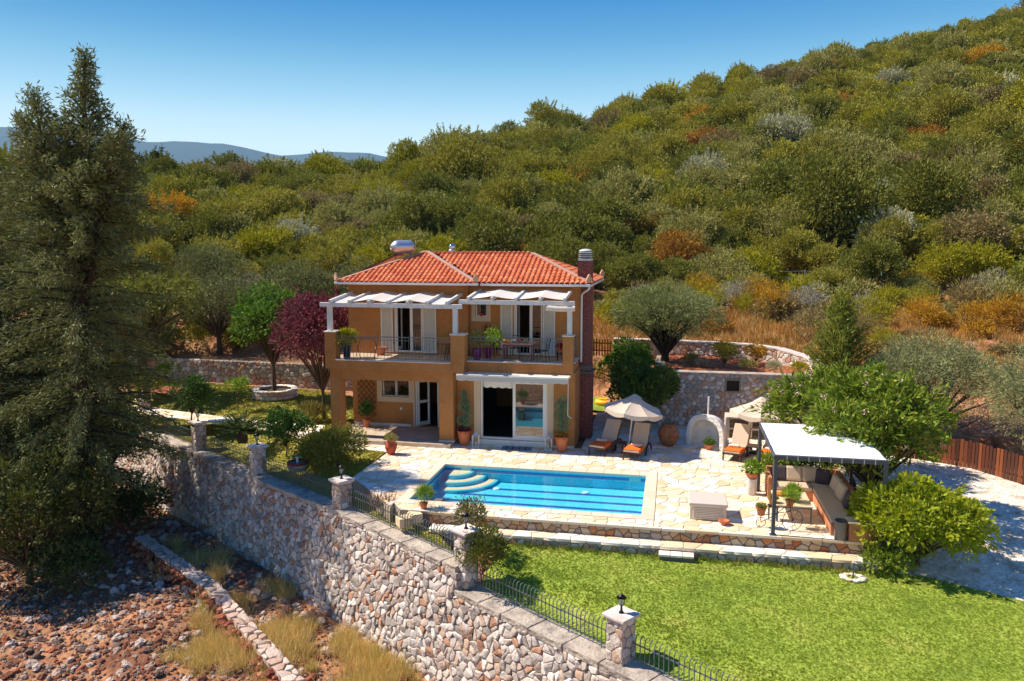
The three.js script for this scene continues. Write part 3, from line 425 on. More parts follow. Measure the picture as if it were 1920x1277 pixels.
// balcony
part(house, 'balcony_slab', merge([bx(-13.62, -7.95, 2.99, 3.3, -31.56, -29.46), bx(-7.95, -3.74, 2.99, 3.3, -31.8, -29.86)]), M_FLOOR_TILE);
part(house, 'balcony_floor', merge([bx(-13.5, -7.95, 3.3, 3.33, -31.55, -29.6), bx(-7.95, -3.84, 3.3, 3.33, -31.78, -30.0)]), M_FLOOR_TILE);
part(house, 'balcony_front', bx(-13.68, -7.9, 2.96, 3.32, -29.6, -29.4), M_STUCCO); part(house, 'balcony_front', bx(-7.9, -3.7, 2.96, 3.36, -30.0, -29.8), M_STUCCO);
part(house, 'balcony_side', bx(-13.68, -13.5, 2.96, 3.32, -31.55, -29.6), M_STUCCO); part(house, 'balcony_side', bx(-3.88, -3.7, 2.96, 3.36, -31.7, -30.0), M_STUCCO); part(house, 'balcony_step', bx(-8.0, -7.9, 2.96, 3.32, -29.85, -29.6), M_STUCCO);
for (let i = 0; i < 6; i++) part(house, 'balcony_sill', bx(-13.23 + i * 0.798, -12.437 + i * 0.798, 3.32, 3.352, -29.64, -29.36, 0.006), M_MARBLE);
for (let i = 0; i < 5; i++) part(house, 'balcony_sill', bx(-7.88 + i * 0.755, -7.13 + i * 0.755, 3.36, 3.392, -30.04, -29.76, 0.006), M_MARBLE);
part(house, 'balcony_sill', bx(-3.92, -3.66, 3.36, 3.392, -31.6, -30.1, 0.006), M_MARBLE);
for (const [a, b, z0, z1] of [[-13.68, -13.22, -29.86, -29.4], [-8.44, -7.88, -29.9, -29.398], [-4.1, -3.698, -30.2, -29.798]]) { const p = part(house, 'balcony_pillar', bx(a, b, 3.321, 4.44, z0, z1), M_STUCCO); part(p, 'cap', bx(a - 0.03, b + 0.03, 4.44, 4.48, z0 - 0.03, z1 + 0.03, 0.006), M_MARBLE); }
// window and door joinery
function frameZ(x0, x1, y0, y1, z, w, d, bottom = true) { const l = [bx(x0, x0 + w, y0, y1, z - d, z), bx(x1 - w, x1, y0, y1, z - d, z), bx(x0 + w, x1 - w, y1 - w, y1, z - d, z)]; if (bottom) l.push(bx(x0 + w, x1 - w, y0, y0 + w, z - d, z)); return merge(l); }
{
  part(house, 'window_surround', merge([bx(-12.42, -12.2, 1.2, 2.4, -31.8, -31.77), bx(-10.95, -10.8, 1.2, 2.4, -31.8, -31.77), bx(-12.2, -10.95, 1.2, 1.42, -31.8, -31.77), bx(-12.2, -10.95, 2.22, 2.4, -31.8, -31.77)]), M_TRIM);
  const w = part(house, 'window', frameZ(-12.2, -10.95, 1.42, 2.22, -31.86, 0.07, 0.08), M_WHITE); part(w, 'mullion', bx(-11.63, -11.52, 1.49, 2.15, -31.93, -31.865), M_WHITE); part(w, 'pane', bx(-12.13, -11.64, 1.49, 2.15, -31.905, -31.9), M_PANE); part(w, 'pane', bx(-11.51, -11.02, 1.49, 2.15, -31.905, -31.9), M_PANE);
  const gr = []; for (let x = -12.18; x < -10.95; x += 0.112) gr.push(bar([x, 1.42, -31.79], [x, 2.22, -31.79], 0.008, 5)); for (const y of [1.5, 1.62, 2.05]) gr.push(bar([-12.2, y, -31.79], [-10.95, y, -31.79], 0.008, 5)); part(w, 'grille', merge(gr), M_BLACK);
  part(house, 'door_surround', merge([bx(-10.8, -10.72, 0.15, 2.4, -31.8, -31.768), bx(-9.66, -9.52, 0.15, 2.4, -31.8, -31.77), bx(-10.72, -9.66, 2.26, 2.4, -31.8, -31.77)]), M_TRIM);
  const d = part(house, 'porch_door', frameZ(-10.72, -9.66, 0.16, 2.26, -31.84, 0.08, 0.1, false), M_WHITE), a = -10.62;
  part(d, 'door_leaf', merge([beam([a, 1.2, -31.95], [a + 0.34, 1.2, -32.36], 0.04, 0.12), beam([a, 0.25, -31.95], [a + 0.34, 0.25, -32.36], 0.04, 0.16), beam([a, 2.1, -31.95], [a + 0.34, 2.1, -32.36], 0.04, 0.12), bx(a - 0.04, a + 0.05, 0.17, 2.16, -31.99, -31.91), bx(a + 0.3, a + 0.38, 0.17, 2.16, -32.4, -32.31)]), M_WHITE); part(d, 'handle', tube([[a + 0.36, 1.15, -32.29], [a + 0.36, 1.15, -32.24], [a + 0.26, 1.15, -32.2]], 0.012, 6, 5), M_BLACK);
  const lw = part(house, 'wall_light', (() => { const s = new THREE.SphereGeometry(0.06, 12, 8); s.scale(1, 1, 0.6); s.translate(-11.35, 0.92, -31.78); return prep(s); })(), M_WHITE);
  // sliding door
  part(house, 'sliding_door_surround', merge([bx(-7.68, -7.42, 0, 2.88, -30.08, -30.05), bx(-4.73, -4.47, 0, 2.88, -30.08, -30.05), bx(-7.42, -4.73, 2.66, 2.88, -30.08, -30.05)]), M_TRIM); part(house, 'door_sill', bx(-7.5, -4.65, 0, 0.22, -30.33, -29.98, 0.01), M_MARBLE);
  const s = part(house, 'sliding_door', frameZ(-7.42, -4.73, 0.22, 2.66, -30.12, 0.07, 0.14), M_WHITE);
  part(s, 'glass_leaf_frame', frameZ(-6.12, -4.8, 0.29, 2.59, -30.15, 0.11, 0.05), M_WHITE); part(s, 'pane', bx(-6.01, -4.91, 0.4, 2.48, -30.178, -30.172), new THREE.MeshPhysicalMaterial({ color: '#2a3032', roughness: 0.02, metalness: 0, clearcoat: 1, clearcoatRoughness: 0.01, ior: 2.2, specularIntensity: 1 }));
  const val = new THREE.Shape([new THREE.Vector2(-7.35, 2.59)]); for (let i = 0; i <= 48; i++) val.lineTo(-7.35 + i / 48 * 1.24, 2.3 + Math.abs(Math.sin(i / 48 * Math.PI * 4)) * -0.05); val.lineTo(-6.11, 2.59); const vg = new THREE.ExtrudeGeometry(val, { depth: 0.012, bevelEnabled: false }); vg.translate(0, 0, -30.3); part(s, 'valance', boxUV(vg), M_WHITE);
  for (const [x0, x1, z] of [[-11.52, -10.28, -31.55], [-6.42, -5.22, -31.78]]) {
    const f = part(house, 'balcony_door', frameZ(x0, x1, 3.4, 5.62, z - 0.06, 0.07, 0.1), M_WHITE), m = x0 + (x1 - x0) * 0.6; part(f, 'mullion', bx(m - 0.06, m + 0.06, 3.47, 5.55, z - 0.15, z - 0.07), M_WHITE); part(f, 'pane', bx(m + 0.06, x1 - 0.07, 3.47, 5.55, z - 0.122, z - 0.116), M_PANE);
    part(f, 'open_leaf', merge([bx(x0 + 0.08, x0 + 0.13, 3.47, 5.55, z - 0.16, z - 0.06), bx(x0 + 0.08, x0 + 0.13, 3.47, 5.55, z - 0.72, z - 0.64), bx(x0 + 0.08, x0 + 0.13, 3.47, 3.6, z - 0.64, z - 0.16), bx(x0 + 0.08, x0 + 0.13, 5.45, 5.55, z - 0.64, z - 0.16)]), M_WHITE);
  }
  const sw = part(house, 'window', frameZ(-8.03, -7.53, 4.95, 5.55, -31.84, 0.05, 0.08), M_WHITE); part(sw, 'pane', bx(-7.98, -7.58, 5.0, 5.5, -31.885, -31.88), M_PANE); part(house, 'window_surround', merge([bx(-8.2, -8.03, 4.76, 5.72, -31.78, -31.75), bx(-7.53, -7.38, 4.76, 5.72, -31.78, -31.75), bx(-8.03, -7.53, 4.76, 4.95, -31.78, -31.75), bx(-8.03, -7.53, 5.55, 5.72, -31.78, -31.75)]), M_TRIM);
  // louvred shutters folded back on the wall
  for (const [x0, x1, z] of [[-12.09, -11.55, -31.55], [-10.25, -9.65, -31.55], [-6.96, -6.45, -31.78], [-5.19, -4.68, -31.78]]) {
    const sh = part(house, 'shutter', frameZ(x0, x1, 3.4, 5.64, z + 0.06, 0.06, 0.045), M_SHUTTER); part(sh, 'backing', bx(x0 + 0.06, x1 - 0.06, 3.46, 5.58, z + 0.016, z + 0.02), M_SHUTTER);
    const sl = new THREE.BoxGeometry(x1 - x0 - 0.12, 0.055, 0.008); sl.rotateX(0.5); for (let y = 3.5, k = 0; y < 5.58; y += 0.06, k++) { const m = part(sh, 'slat', sl, M_SHUTTER); m.position.set((x0 + x1) / 2, y, z + 0.042); }
    part(sh, 'catch', bx(x1 + 0.01, x1 + 0.05, 3.75, 3.85, z + 0.01, z + 0.05), M_BLACK);
  }
}
part(house, 'gutter', merge([bx(-13.9, -7.72, 6.28, 6.38, -31.04, -30.93, 0.02), bx(-7.72, -3.22, 6.26, 6.36, -31.38, -31.27, 0.02), bx(-3.28, -3.18, 6.26, 6.36, -37.1, -31.38, 0.02)]), M_WHITE);
part(house, 'soffit', merge([bx(-13.85, -7.75, 6.3, 6.34, -37.05, -31.02), bx(-7.75, -3.26, 6.28, 6.33, -37.05, -31.36)]), M_STUCCO);
part(house, 'downpipe', merge([tube([[-3.26, 6.28, -31.33], [-3.28, 6.18, -31.36], [-3.55, 5.98, -31.62], [-3.6, 5.9, -31.66]], 0.04, 12, 8), bar([-3.6, 5.9, -31.66], [-3.6, 3.2, -31.66], 0.04, 8)]), M_WHITE);
{ // chimney of brick with ledge and vented cap
  const c = part(house, 'chimney', merge([bx(-3.8, -3.24, 3.05, 7.28, -32.5, -31.85), bx(-3.8, -3.18, 0, 2.72, -32.6, -31.78)]), M_BRICK);
  part(c, 'ledge', merge([bx(-3.84, -3.14, 2.72, 2.8, -32.66, -31.72, 0.01), bx(-3.81, -3.2, 2.8, 3.05, -32.56, -31.8, 0.02)]), stone('#6d5f55'));
  const M_CONC = mat('#c9cbc8', 0.7); part(c, 'cap_base', bx(-3.79, -3.25, 7.28, 7.36, -32.49, -31.86), M_CONC); for (let k = 0; k < 3; k++) part(c, 'vent_slab', bx(-3.77, -3.27, 7.42 + k * 0.08, 7.455 + k * 0.08, -32.47, -31.88, 0.01), M_CONC); part(c, 'vent_core', bx(-3.68, -3.36, 7.36, 7.64, -32.38, -31.97), mat('#5a5c5c', 0.8));
  const cap = new THREE.SphereGeometry(0.27, 16, 6, 0, Math.PI * 2, 0, Math.PI / 2); cap.scale(1, 0.35, 1.1); cap.translate(-3.52, 7.655, -32.18); part(c, 'vent_hood', prep(cap), M_CONC);
}
{ // hip roof: boarding, pan tiles, ridge tiles, corner ornaments
  const roof = part(house, 'roof', (() => {
    const k = 0.395, e = 6.37, A = [[-13.85, e, -31.0], [-7.8, e, -31.0], [-10.825, e + 3.025 * k, -34.025], [-7.8, e, -31.35], [-3.25, e, -31.35], [-6.1, e + 2.85 * k, -34.2], [-10.65, e + 2.85 * k, -34.2], [-3.25, e, -37.05], [-13.85, e, -37.05]], tri = [[0, 1, 2], [1, 3, 2], [3, 6, 2], [3, 4, 5], [3, 5, 6], [4, 7, 5], [7, 8, 6], [7, 6, 5], [8, 0, 2], [8, 2, 6]], P = []; for (const t of tri) for (const i of t) P.push(...A[i]); const g = new THREE.BufferGeometry(); g.setAttribute('position', new THREE.Float32BufferAttribute(P, 3)); g.computeVertexNormals(); return boxUV(g);
  })(), mat('#7d4a38', 0.9));
  const k = 0.395, e = 6.385, slope = Math.atan(k), rnd = rng(161), pitchT = 0.212, run = 0.275;
  // one tile: barrel and pan, tapering, with a thick lower lip; local z runs down the slope
  const tile = (() => { const prof = []; for (let i = 0; i <= 7; i++) { const a = i / 7 * Math.PI; prof.push([-0.105 + 0.075 - Math.cos(a) * 0.075 - 0.0, Math.sin(a) * 0.062 + 0.012]); } prof.push([0.105, 0.006]); const L = 0.34, P = [], I = [], n = prof.length, rows = [[-L / 2, 0.0, 0.9], [L / 2, 0.022, 1], [L / 2, 0.006, 0.86]]; for (const [z, up, s] of rows) for (const [x, y] of prof) P.push(x, y * s + up, z); for (let r = 0; r < 2; r++) for (let i = 0; i < n - 1; i++) { const a = r * n + i; I.push(a, a + n, a + 1, a + 1, a + n, a + n + 1); } const g = new THREE.BufferGeometry(); g.setAttribute('position', new THREE.Float32BufferAttribute(P, 3)); g.setIndex(I); const q = g.toNonIndexed(); q.computeVertexNormals(); return q; })();
  const spots = []; // [x, z, yaw] on planes by their eave
  const plane = (x0, x1, ze, dir) => { for (let r = 0; r < 14; r++) { const d = r * run + 0.12; for (let i = 0; i < 60; i++) spots.push([dir, i, r, d]); } };
  const tiles = [];
  const add = (p, yaw) => { const m = new THREE.Matrix4().makeRotationY(yaw).multiply(new THREE.Matrix4().makeRotationX(slope)); m.setPosition(p); tiles.push([p, m]); };
  for (let r = 0; r < 11; r++) { const d = r * run + 0.1, y = e + d * k; for (let x = -13.72; x < -7.85; x += pitchT) if (x > -13.85 + d + 0.08 && x < -7.8 - d - 0.06) add(V(x, y, -31 - d), 0); for (let x = -7.62; x < -3.3; x += pitchT) for (const off of [0]) { } }
  for (let r = 0; r < 11; r++) { const d = r * run + 0.1, y = e + d * k; if (d > 2.85) break; for (let x = -10.7; x < -3.3; x += pitchT) if (x > -7.8 - d + 0.12 && x < -3.25 - d - 0.05) add(V(x, y, -31.35 - d), 0); for (let z = -36.9; z < -31.4; z += pitchT) if (z < -31.35 - d - 0.05 && z > -37.05 + d + 0.05) { add(V(-3.25 - d, y, z), Math.PI / 2); } }
  for (let r = 0; r < 11; r++) { const d = r * run + 0.1, y = e + d * k; for (let z = -36.9; z < -31.05; z += pitchT) if (z < -31 - d - 0.05 && z > -37.05 + d + 0.05) add(V(-13.85 + d, y, z), -Math.PI / 2); }
  const list = tiles.map(([p, m]) => ({ p, m, mt: M_TILE_ROOF[Math.floor(rnd() * 6)], s: p.z > -34.3 && p.x > -13.5 ? shows(p.toArray(), 1) * (m.elements[0] > 0.9 ? 1 : 0.2) : 0 })).sort((a, b) => b.s - a.s), rest = [];
  list.forEach((o, i) => { const w = (rnd() - 0.5) * 0.012, M = o.m.clone().multiply(new THREE.Matrix4().makeRotationY((rnd() - 0.5) * 0.05)); if (i < 300 && o.s > 0) { const t = part(roof, 'roof_tile', tile, o.mt); t.applyMatrix4(M); } else { const g = tile.clone().applyMatrix4(M), c = new Float32Array(g.attributes.position.count * 3); for (let j = 0; j < c.length; j += 3) o.mt.color.toArray(c, j); g.setAttribute('color', new THREE.BufferAttribute(c, 3)); rest.push(g); } });
  const rm = M_TILE_ROOF[0].clone(); rm.color.set(0xffffff); rm.vertexColors = true; part(roof, 'further_tiles', merge(rest), rm).userData.kind = 'stuff';
  const capLine = (a, b) => { const A = V(...a), Bq = V(...b), L = A.distanceTo(Bq), n = Math.round(L / 0.34), d = Bq.clone().sub(A).normalize(); part(roof, 'mortar_band', beam(a, b, 0.19, 0.06), mat('#b59a8a', 0.9)); const side = V(0, 1, 0).cross(d).normalize(), up = d.clone().cross(side); const cg = new THREE.CylinderGeometry(0.095, 0.11, 0.4, 8, 1, true, -Math.PI / 2, Math.PI); cg.rotateX(Math.PI / 2); for (let i = 0; i < n; i++) { const t = part(roof, 'ridge_tile', cg, M_TILE_ROOF[Math.floor(rnd() * 6)]); const p = A.clone().addScaledVector(d, (i + 0.5) * L / n).addScaledVector(up, 0.03); t.applyMatrix4(new THREE.Matrix4().makeBasis(side, up, d).setPosition(p)); } };
  const a1 = [-10.825, e + 3.025 * k + 0.05, -34.025], rL = [-10.75, e + 2.85 * k + 0.08, -34.2], rR = [-6.1, e + 2.85 * k + 0.06, -34.2];
  capLine([-13.8, e + 0.05, -31.05], a1); capLine([-7.85, e + 0.05, -31.05], a1); capLine(rL, rR); capLine([-3.3, e + 0.05, -31.4], rR); capLine([-3.3, e + 0.05, -37], rR);
  const M_ORN = mat('#c9a07c', 0.85); for (const p of [[-13.82, e + 0.06, -31.02], [-7.82, e + 0.06, -31.02], [-3.3, e + 0.06, -31.38], [-3.28, e + 0.06, -37]]) { const s = new THREE.Shape(); s.moveTo(-0.05, 0); s.quadraticCurveTo(-0.16, 0.12, -0.06, 0.2); s.quadraticCurveTo(-0.02, 0.3, 0.0, 0.3); s.quadraticCurveTo(0.03, 0.3, 0.06, 0.2); s.quadraticCurveTo(0.16, 0.12, 0.05, 0); const g = new THREE.ExtrudeGeometry(s, { depth: 0.05, bevelEnabled: true, bevelSize: 0.015, bevelThickness: 0.02, bevelSegments: 2 }); const o = part(roof, 'ornament', boxUV(g), M_ORN); o.position.set(...p); o.rotation.y = p[0] < -10 ? -0.7 : p[0] < -5 ? 0.4 : 0.7; }
}
rebase(house, -8.6, 0, -33);
// solar water heater with tank, and a chrome ventilator on the ridge
{
  const h = thing('solar_water_heater', 'steel water tank with tilted solar panel on the left of the roof', 'water heater', [-11.75, 7.12, -33.5]), M_STEEL = mat('#c8ccce', 0.34, { metalness: 0.75 });
  const t = new THREE.CapsuleGeometry(0.31, 0.45, 8, 20); t.rotateZ(Math.PI / 2); t.rotateY(0.5); t.translate(0, 0.68, 0); part(h, 'tank', prep(t), M_STEEL);
  const disc = new THREE.TorusGeometry(0.13, 0.02, 6, 20); disc.rotateY(Math.PI / 2 + 0.5); disc.translate(-0.45, 0.68, 0.25); part(h, 'end_ring', prep(disc), M_STEEL);
  part(h, 'bracket', merge([bar([-0.3, -0.3, 0.1], [-0.3, 0.4, 0.1], 0.02), bar([0.3, -0.1, -0.15], [0.3, 0.4, -0.15], 0.02), bar([-0.3, 0, 0.1], [0.3, 0, -0.15], 0.02)]), M_IRON);
  part(h, 'pipe', merge([bar([0.33, 0.7, -0.18], [0.33, 1.02, -0.18], 0.012), bar([0.5, 0.65, -0.27], [0.5, 1.02, -0.27], 0.012)]), M_STEEL);
  const pn = new THREE.BoxGeometry(1.9, 0.07, 1.1); pn.rotateZ(0.42); pn.translate(-1.1, -0.05, -0.15); part(h, 'panel', boxUV(pn), mat('#4c2222', 0.25, { metalness: 0.2 }));
  const v = thing('roof_ventilator', 'small chrome dome ventilator on the roof ridge', 'ventilator', [-9.75, 7.5, -34.4]); const s = new THREE.SphereGeometry(0.16, 18, 12); s.scale(1, 0.85, 1); s.translate(0, 0.32, 0); part(v, 'dome', prep(s), mat('#dfe3e6', 0.08, { metalness: 1 })); part(v, 'neck', lathe([[0.14, 0], [0.13, 0.1], [0.17, 0.17], [0.12, 0.2]], 16), M_STEEL);
}
// pergolas over the balcony
function pergola(label, X0, X1, zf, zb, yb, rx, low, posts) {
  const g = thing('pergola', label, 'pergola', [(X0 + X1) / 2, 4.48, zf]), M = M_WHITE_WOOD, P = (n, geo, m) => part(g, n, geo.translate(-(X0 + X1) / 2, -4.48, -zf), m || M);
  P('beam', bx(X0, X1, yb, yb + 0.17, zf - 0.06, zf + 0.06, 0.01));
  for (const x of posts) { P('post', bx(x - 0.09, x + 0.09, 4.48, yb, zf - 0.2, zf - 0.02, 0.008)); }
  const y0 = yb + 0.24, y1 = yb + 0.44; rx.forEach((x, i) => P('rafter', beam([x, y0 - 0.02, zf + 0.2], [x, y1, zb + 0.01], 0.09, 0.14)));
  for (let i = 0; i < rx.length - 1; i++) { const a = rx[i], b = rx[i + 1], ha = low[i] ? -0.02 : 0.1, hb = low[i + 1] ? -0.02 : 0.1, n = 8, p = [], I = [];
    for (let j = 0; j <= 6; j++) for (let s = 0; s <= n; s++) { const t = s / n, v = j / 6, sag = -0.06 * Math.sin(Math.PI * t); p.push(a + (b - a) * t, lerp(y0, y1, v) + lerp(ha, hb, t) + sag * (low[i] && low[i + 1] ? 1 : 0.35), lerp(zf + 0.04, zb + 0.06, v)); }
    for (let j = 0; j < 6; j++) for (let s = 0; s < n; s++) { const q = j * (n + 1) + s; I.push(q, q + 1, q + n + 1, q + 1, q + n + 2, q + n + 1); } const c = new THREE.BufferGeometry(); c.setAttribute('position', new THREE.Float32BufferAttribute(p, 3)); c.setIndex(I); c.computeVertexNormals(); P('canvas', boxUV(c), M_CANVAS); }
  return g;
}
pergola('white timber pergola with cream canvas over the left half of the balcony', -13.85, -7.98, -29.46, -31.54, 5.46, [-13.35, -12.55, -11.75, -10.95, -10.15, -9.35, -8.55], [1, 1, 0, 1, 0, 1, 1], [-13.5, -8.28]);
const pg2 = pergola('white timber pergola with cream canvas over the right half of the balcony', -8.2, -3.66, -29.86, -31.77, 5.62, [-7.8, -6.86, -5.92, -4.98, -4.04], [1, 0, 1, 0, 1], [-3.86]);
part(pg2, 'rolled_canvas', tube([[1.2, 1.05, 0.14], [1.7, 1.02, 0.16], [2.3, 1.04, 0.14]], 0.1, 12, 8), M_CANVAS);
// awning over the sliding door
{
  const a = thing('awning', 'retracted cream awning with hanging valance above the sliding door', 'awning', [-5.98, 2.8, -29.5]), w = 2.19, P = (n, g, m) => part(a, n, g, m);
  P('cassette', bx(-w, w, 0.02, 0.15, -0.5, -0.35, 0.03), M_WHITE); const top = bx(-w, w, -0.006, 0.006, -0.35, 0.24); top.rotateX(0.06); top.translate(0, 0.13, 0); P('fabric', top, M_CANVAS); P('front_bar', bx(-w, w, 0.08, 0.15, 0.22, 0.3, 0.02), M_WHITE);
  const s = new THREE.Shape([new THREE.Vector2(-w, 0.09)]); for (let i = 0; i <= 120; i++) s.lineTo(-w + i / 120 * 2 * w, -0.08 - Math.abs(Math.sin(i / 120 * Math.PI * 11)) * 0.03); s.lineTo(w, 0.09); const e = new THREE.ExtrudeGeometry(s, { depth: 0.008, bevelEnabled: false }); e.translate(0, 0, 0.27); P('valance', boxUV(e), mat('#c9beb2', 0.9));
  P('crank', merge([bar([w - 0.02, 0.08, 0.2], [w - 0.04, -1.35, 0.1], 0.012), bar([w - 0.04, -1.35, 0.1], [w + 0.12, -1.45, 0.12], 0.012)]), M_WHITE);
}
// balcony railings
[['wrought iron railing along the left half of the balcony', [-13.22, 3.36, -29.5], [-8.44, 3.36, -29.5], 33], ['wrought iron railing along the right half of the balcony', [-7.88, 3.4, -29.9], [-4.1, 3.4, -29.9], 27], ['short side railing at the right end of the balcony', [-3.79, 3.4, -30.2], [-3.79, 3.4, -31.7], 11]].forEach(([label, a, b, n]) => {
  const g = thing('balcony_railing', label, 'railing', a, 0, 'balcony railings'), d = [b[0] - a[0], 0, b[2] - a[2]];
  for (const [nme, y] of [['bottom_rail', 0.07], ['middle_rail', 0.8], ['handrail', 0.93]]) part(g, nme, beam([0, y, 0], [d[0], y, d[2]], 0.025, nme === 'handrail' ? 0.03 : 0.018), M_IRON);
  const gb = bar([0, 0.07, 0], [0, 0.93, 0], 0.0085, 5), kn = lathe([[0, 0.36], [0.018, 0.42], [0, 0.48]], 6), gk = merge([gb, kn]); for (let i = 1; i < n; i++) { const m = part(g, 'bar', i % 3 ? gb : gk, M_IRON); m.position.set(d[0] * i / n, 0, d[2] * i / n); }
});
{ // diamond trellis on the porch wall
  const t = thing('wall_trellis', 'brown diamond lattice trellis on the porch wall', 'trellis', [-12.9, 0.5, -31.76]), M = mat('#6e3d20', 0.8), w = 0.42, h = 1.75;
  const seg = (x0, y0, dx) => { let p = []; let x1 = x0 + dx * 3, y1 = y0 + 3; let t0 = 0, t1 = 1; const clip = (pp, q) => { if (Math.abs(pp) < 1e-9) return q >= 0; const r = q / pp; if (pp < 0) { if (r > t1) return false; if (r > t0) t0 = r; } else { if (r < t0) return false; if (r < t1) t1 = r; } return true; }; const ex = x1 - x0, ey = y1 - y0; if (clip(-ex, x0 + w) && clip(ex, w - x0) && clip(-ey, y0) && clip(ey, h - y0)) return [[x0 + ex * t0, y0 + ey * t0], [x0 + ex * t1, y0 + ey * t1]]; return null; };
  for (const dx of [0.9, -0.9]) for (let k = -14; k < 14; k++) { const s = seg(k * 0.235 - dx, -1, dx); if (s && Math.hypot(s[1][0] - s[0][0], s[1][1] - s[0][1]) > 0.08) part(t, 'slat', beam([...s[0], dx > 0 ? 0.012 : -0.004], [...s[1], dx > 0 ? 0.012 : -0.004], 0.012, 0.028), M); }
}

// ---------------------------------------------------------------- foliage
function leafMat(c, tr = 0.25) { return new THREE.MeshPhysicalMaterial({ color: c, roughness: 0.75, vertexColors: true, transmission: tr, thickness: 0, specularIntensity: 0.35 }); }
const M_BARK = mat('#5d4a3a', 0.95, { bumpMap: B_STONE, bumpScale: 0.03 }), M_BARK_PALE = mat('#8b7d6c', 0.95, { bumpMap: B_STONE, bumpScale: 0.03 }), M_BARK_DARK = mat('#3a2c22', 0.95, { bumpMap: B_STONE, bumpScale: 0.04 });
class Leaves {
  constructor(seed) { this.r = rng(seed); this.P = []; this.C = []; this.I = []; }
  // leaf at p along direction d, length l, width w; tone varies leaf by leaf
  add(p, d, l, w, tone = 0.3, warm = 0.12) {
    const r = this.r, t = V(r() - 0.5, r() - 0.5, r() - 0.5).cross(d); if (t.lengthSq() < 1e-6) t.set(1, 0, 0); t.normalize().multiplyScalar(w / 2);
    const k = this.P.length / 3, e = d.clone().multiplyScalar(l), m = p.clone().addScaledVector(e, 0.45), up = d.clone().cross(t).normalize().multiplyScalar(w * 0.12);
    for (const q of [p, m.clone().add(t).add(up), p.clone().add(e), m.clone().sub(t).add(up)]) this.P.push(q.x, q.y, q.z);
    const b = 1 + (r() - 0.5) * 2 * tone, h = (r() - 0.5) * 2 * warm; for (let i = 0; i < 4; i++) this.C.push(b * (1 + h), b, b * (1 - h));
    this.I.push(k, k + 1, k + 2, k, k + 2, k + 3);
  }
  geo() { const g = new THREE.BufferGeometry(); g.setAttribute('position', new THREE.Float32BufferAttribute(this.P, 3)); g.setAttribute('color', new THREE.Float32BufferAttribute(this.C, 3)); g.setIndex(this.I); const q = g.toNonIndexed(); q.computeVertexNormals(); q.setAttribute('uv', new THREE.BufferAttribute(new Float32Array(q.attributes.position.count * 2), 2)); return q; }
  dir() { const r = this.r, a = r() * Math.PI * 2, z = r() * 2 - 1, s = Math.sqrt(1 - z * z); return V(Math.cos(a) * s, z, Math.sin(a) * s); }
}
// clumpy crown: clumps spread through an ellipsoid, leaves on the shell of each clump
function crown(seed, { rx, ry, rz = rx, cy, clumps = 14, cr = 0.45, n = 1500, l = 0.2, w = 0.5, droop = 0, tone = 0.3, warm = 0.12, fill = 0.75, flat = 0.55, shoots = 26 }) {
  const L = new Leaves(seed), r = L.r, cs = [];
  for (let i = 0; i < clumps; i++) { let d = L.dir(); if (d.y < -0.25) d.y *= -0.7; const q = fill + (1 - fill) * Math.cbrt(r()) - (r() < 0.25 ? 0.35 : 0), k = 0.62 + r() * 0.6; cs.push({ c: V(d.x * (rx - cr * rx * 0.55) * q, cy + d.y * (ry - cr * rx * 0.5) * q, d.z * (rz - cr * rx * 0.55) * q), r: cr * rx * k }); }
  cs.push({ c: V(0, cy, 0), r: rx * 0.5 });
  const tot = cs.reduce((a, c) => a + c.r * c.r, 0);
  for (const c of cs) { const m = Math.round(n * c.r * c.r / tot); for (let i = 0; i < m; i++) { const d = L.dir(); if (d.y < 0 && r() < 0.4) d.y *= -1; const p = c.c.clone().add(V(d.x, d.y * 0.9, d.z).multiplyScalar(c.r * (0.55 + 0.5 * Math.pow(r(), 0.6)))); const o = L.dir().multiplyScalar(flat).add(d); o.y -= droop; o.normalize(); L.add(p, o, l * (0.65 + r() * 0.7), l * w * (0.7 + r() * 0.6), tone, warm); } }
  for (let i = 0; i < shoots; i++) { const d = L.dir(); if (d.y < -0.1) d.y *= -1; const q = 0.72 + r() * 0.2, len = (0.16 + r() * 0.2), m = Math.max(8, Math.round(n / 260)); for (let k = 0; k < m; k++) { const t = q + len * k / m, p = V(d.x * rx * t, cy + d.y * ry * t, d.z * rz * t).add(L.dir().multiplyScalar(l * 0.5)), o = L.dir().multiplyScalar(0.7).add(d).normalize(); L.add(p, o, l * (0.6 + r() * 0.6), l * w * 0.9, tone, warm); } }
  return { geo: L.geo(), cs };
}
function branches(cs, base, r0, seed, h0, lean = [0, 0]) { // trunk with limbs reaching into the clumps
  const r = rng(seed), f = V(lean[0], h0, lean[1]), l = [limb([[0, -0.25, 0], [lean[0] * 0.3 + (r() - 0.5) * 0.1, h0 * 0.5, lean[1] * 0.3], [f.x, f.y, f.z]], r0, r0 * 0.7, 8)];
  for (const c of cs) { if (c.c.y < h0 * 0.8) continue; const m = f.clone().lerp(c.c, 0.5); m.y += 0.1 * (r() - 0.3); l.push(limb([[f.x, f.y - r0, f.z], [m.x + (r() - 0.5) * 0.2, m.y, m.z + (r() - 0.5) * 0.2], [c.c.x, c.c.y, c.c.z]], r0 * 0.45, r0 * 0.1, 5)); }
  return merge(l);
}
function tree(name, label, cat, pos, o, group) {
  const g = thing(name, label, cat, pos, o.turn || 0, group), c = crown(o.seed, o);
  part(g, 'trunk', branches(c.cs, 0, o.trunk, o.seed + 5, o.fork ?? o.cy - o.ry * 0.7, o.lean), o.bark || M_BARK); part(g, 'crown', c.geo, o.mat); return g;
}
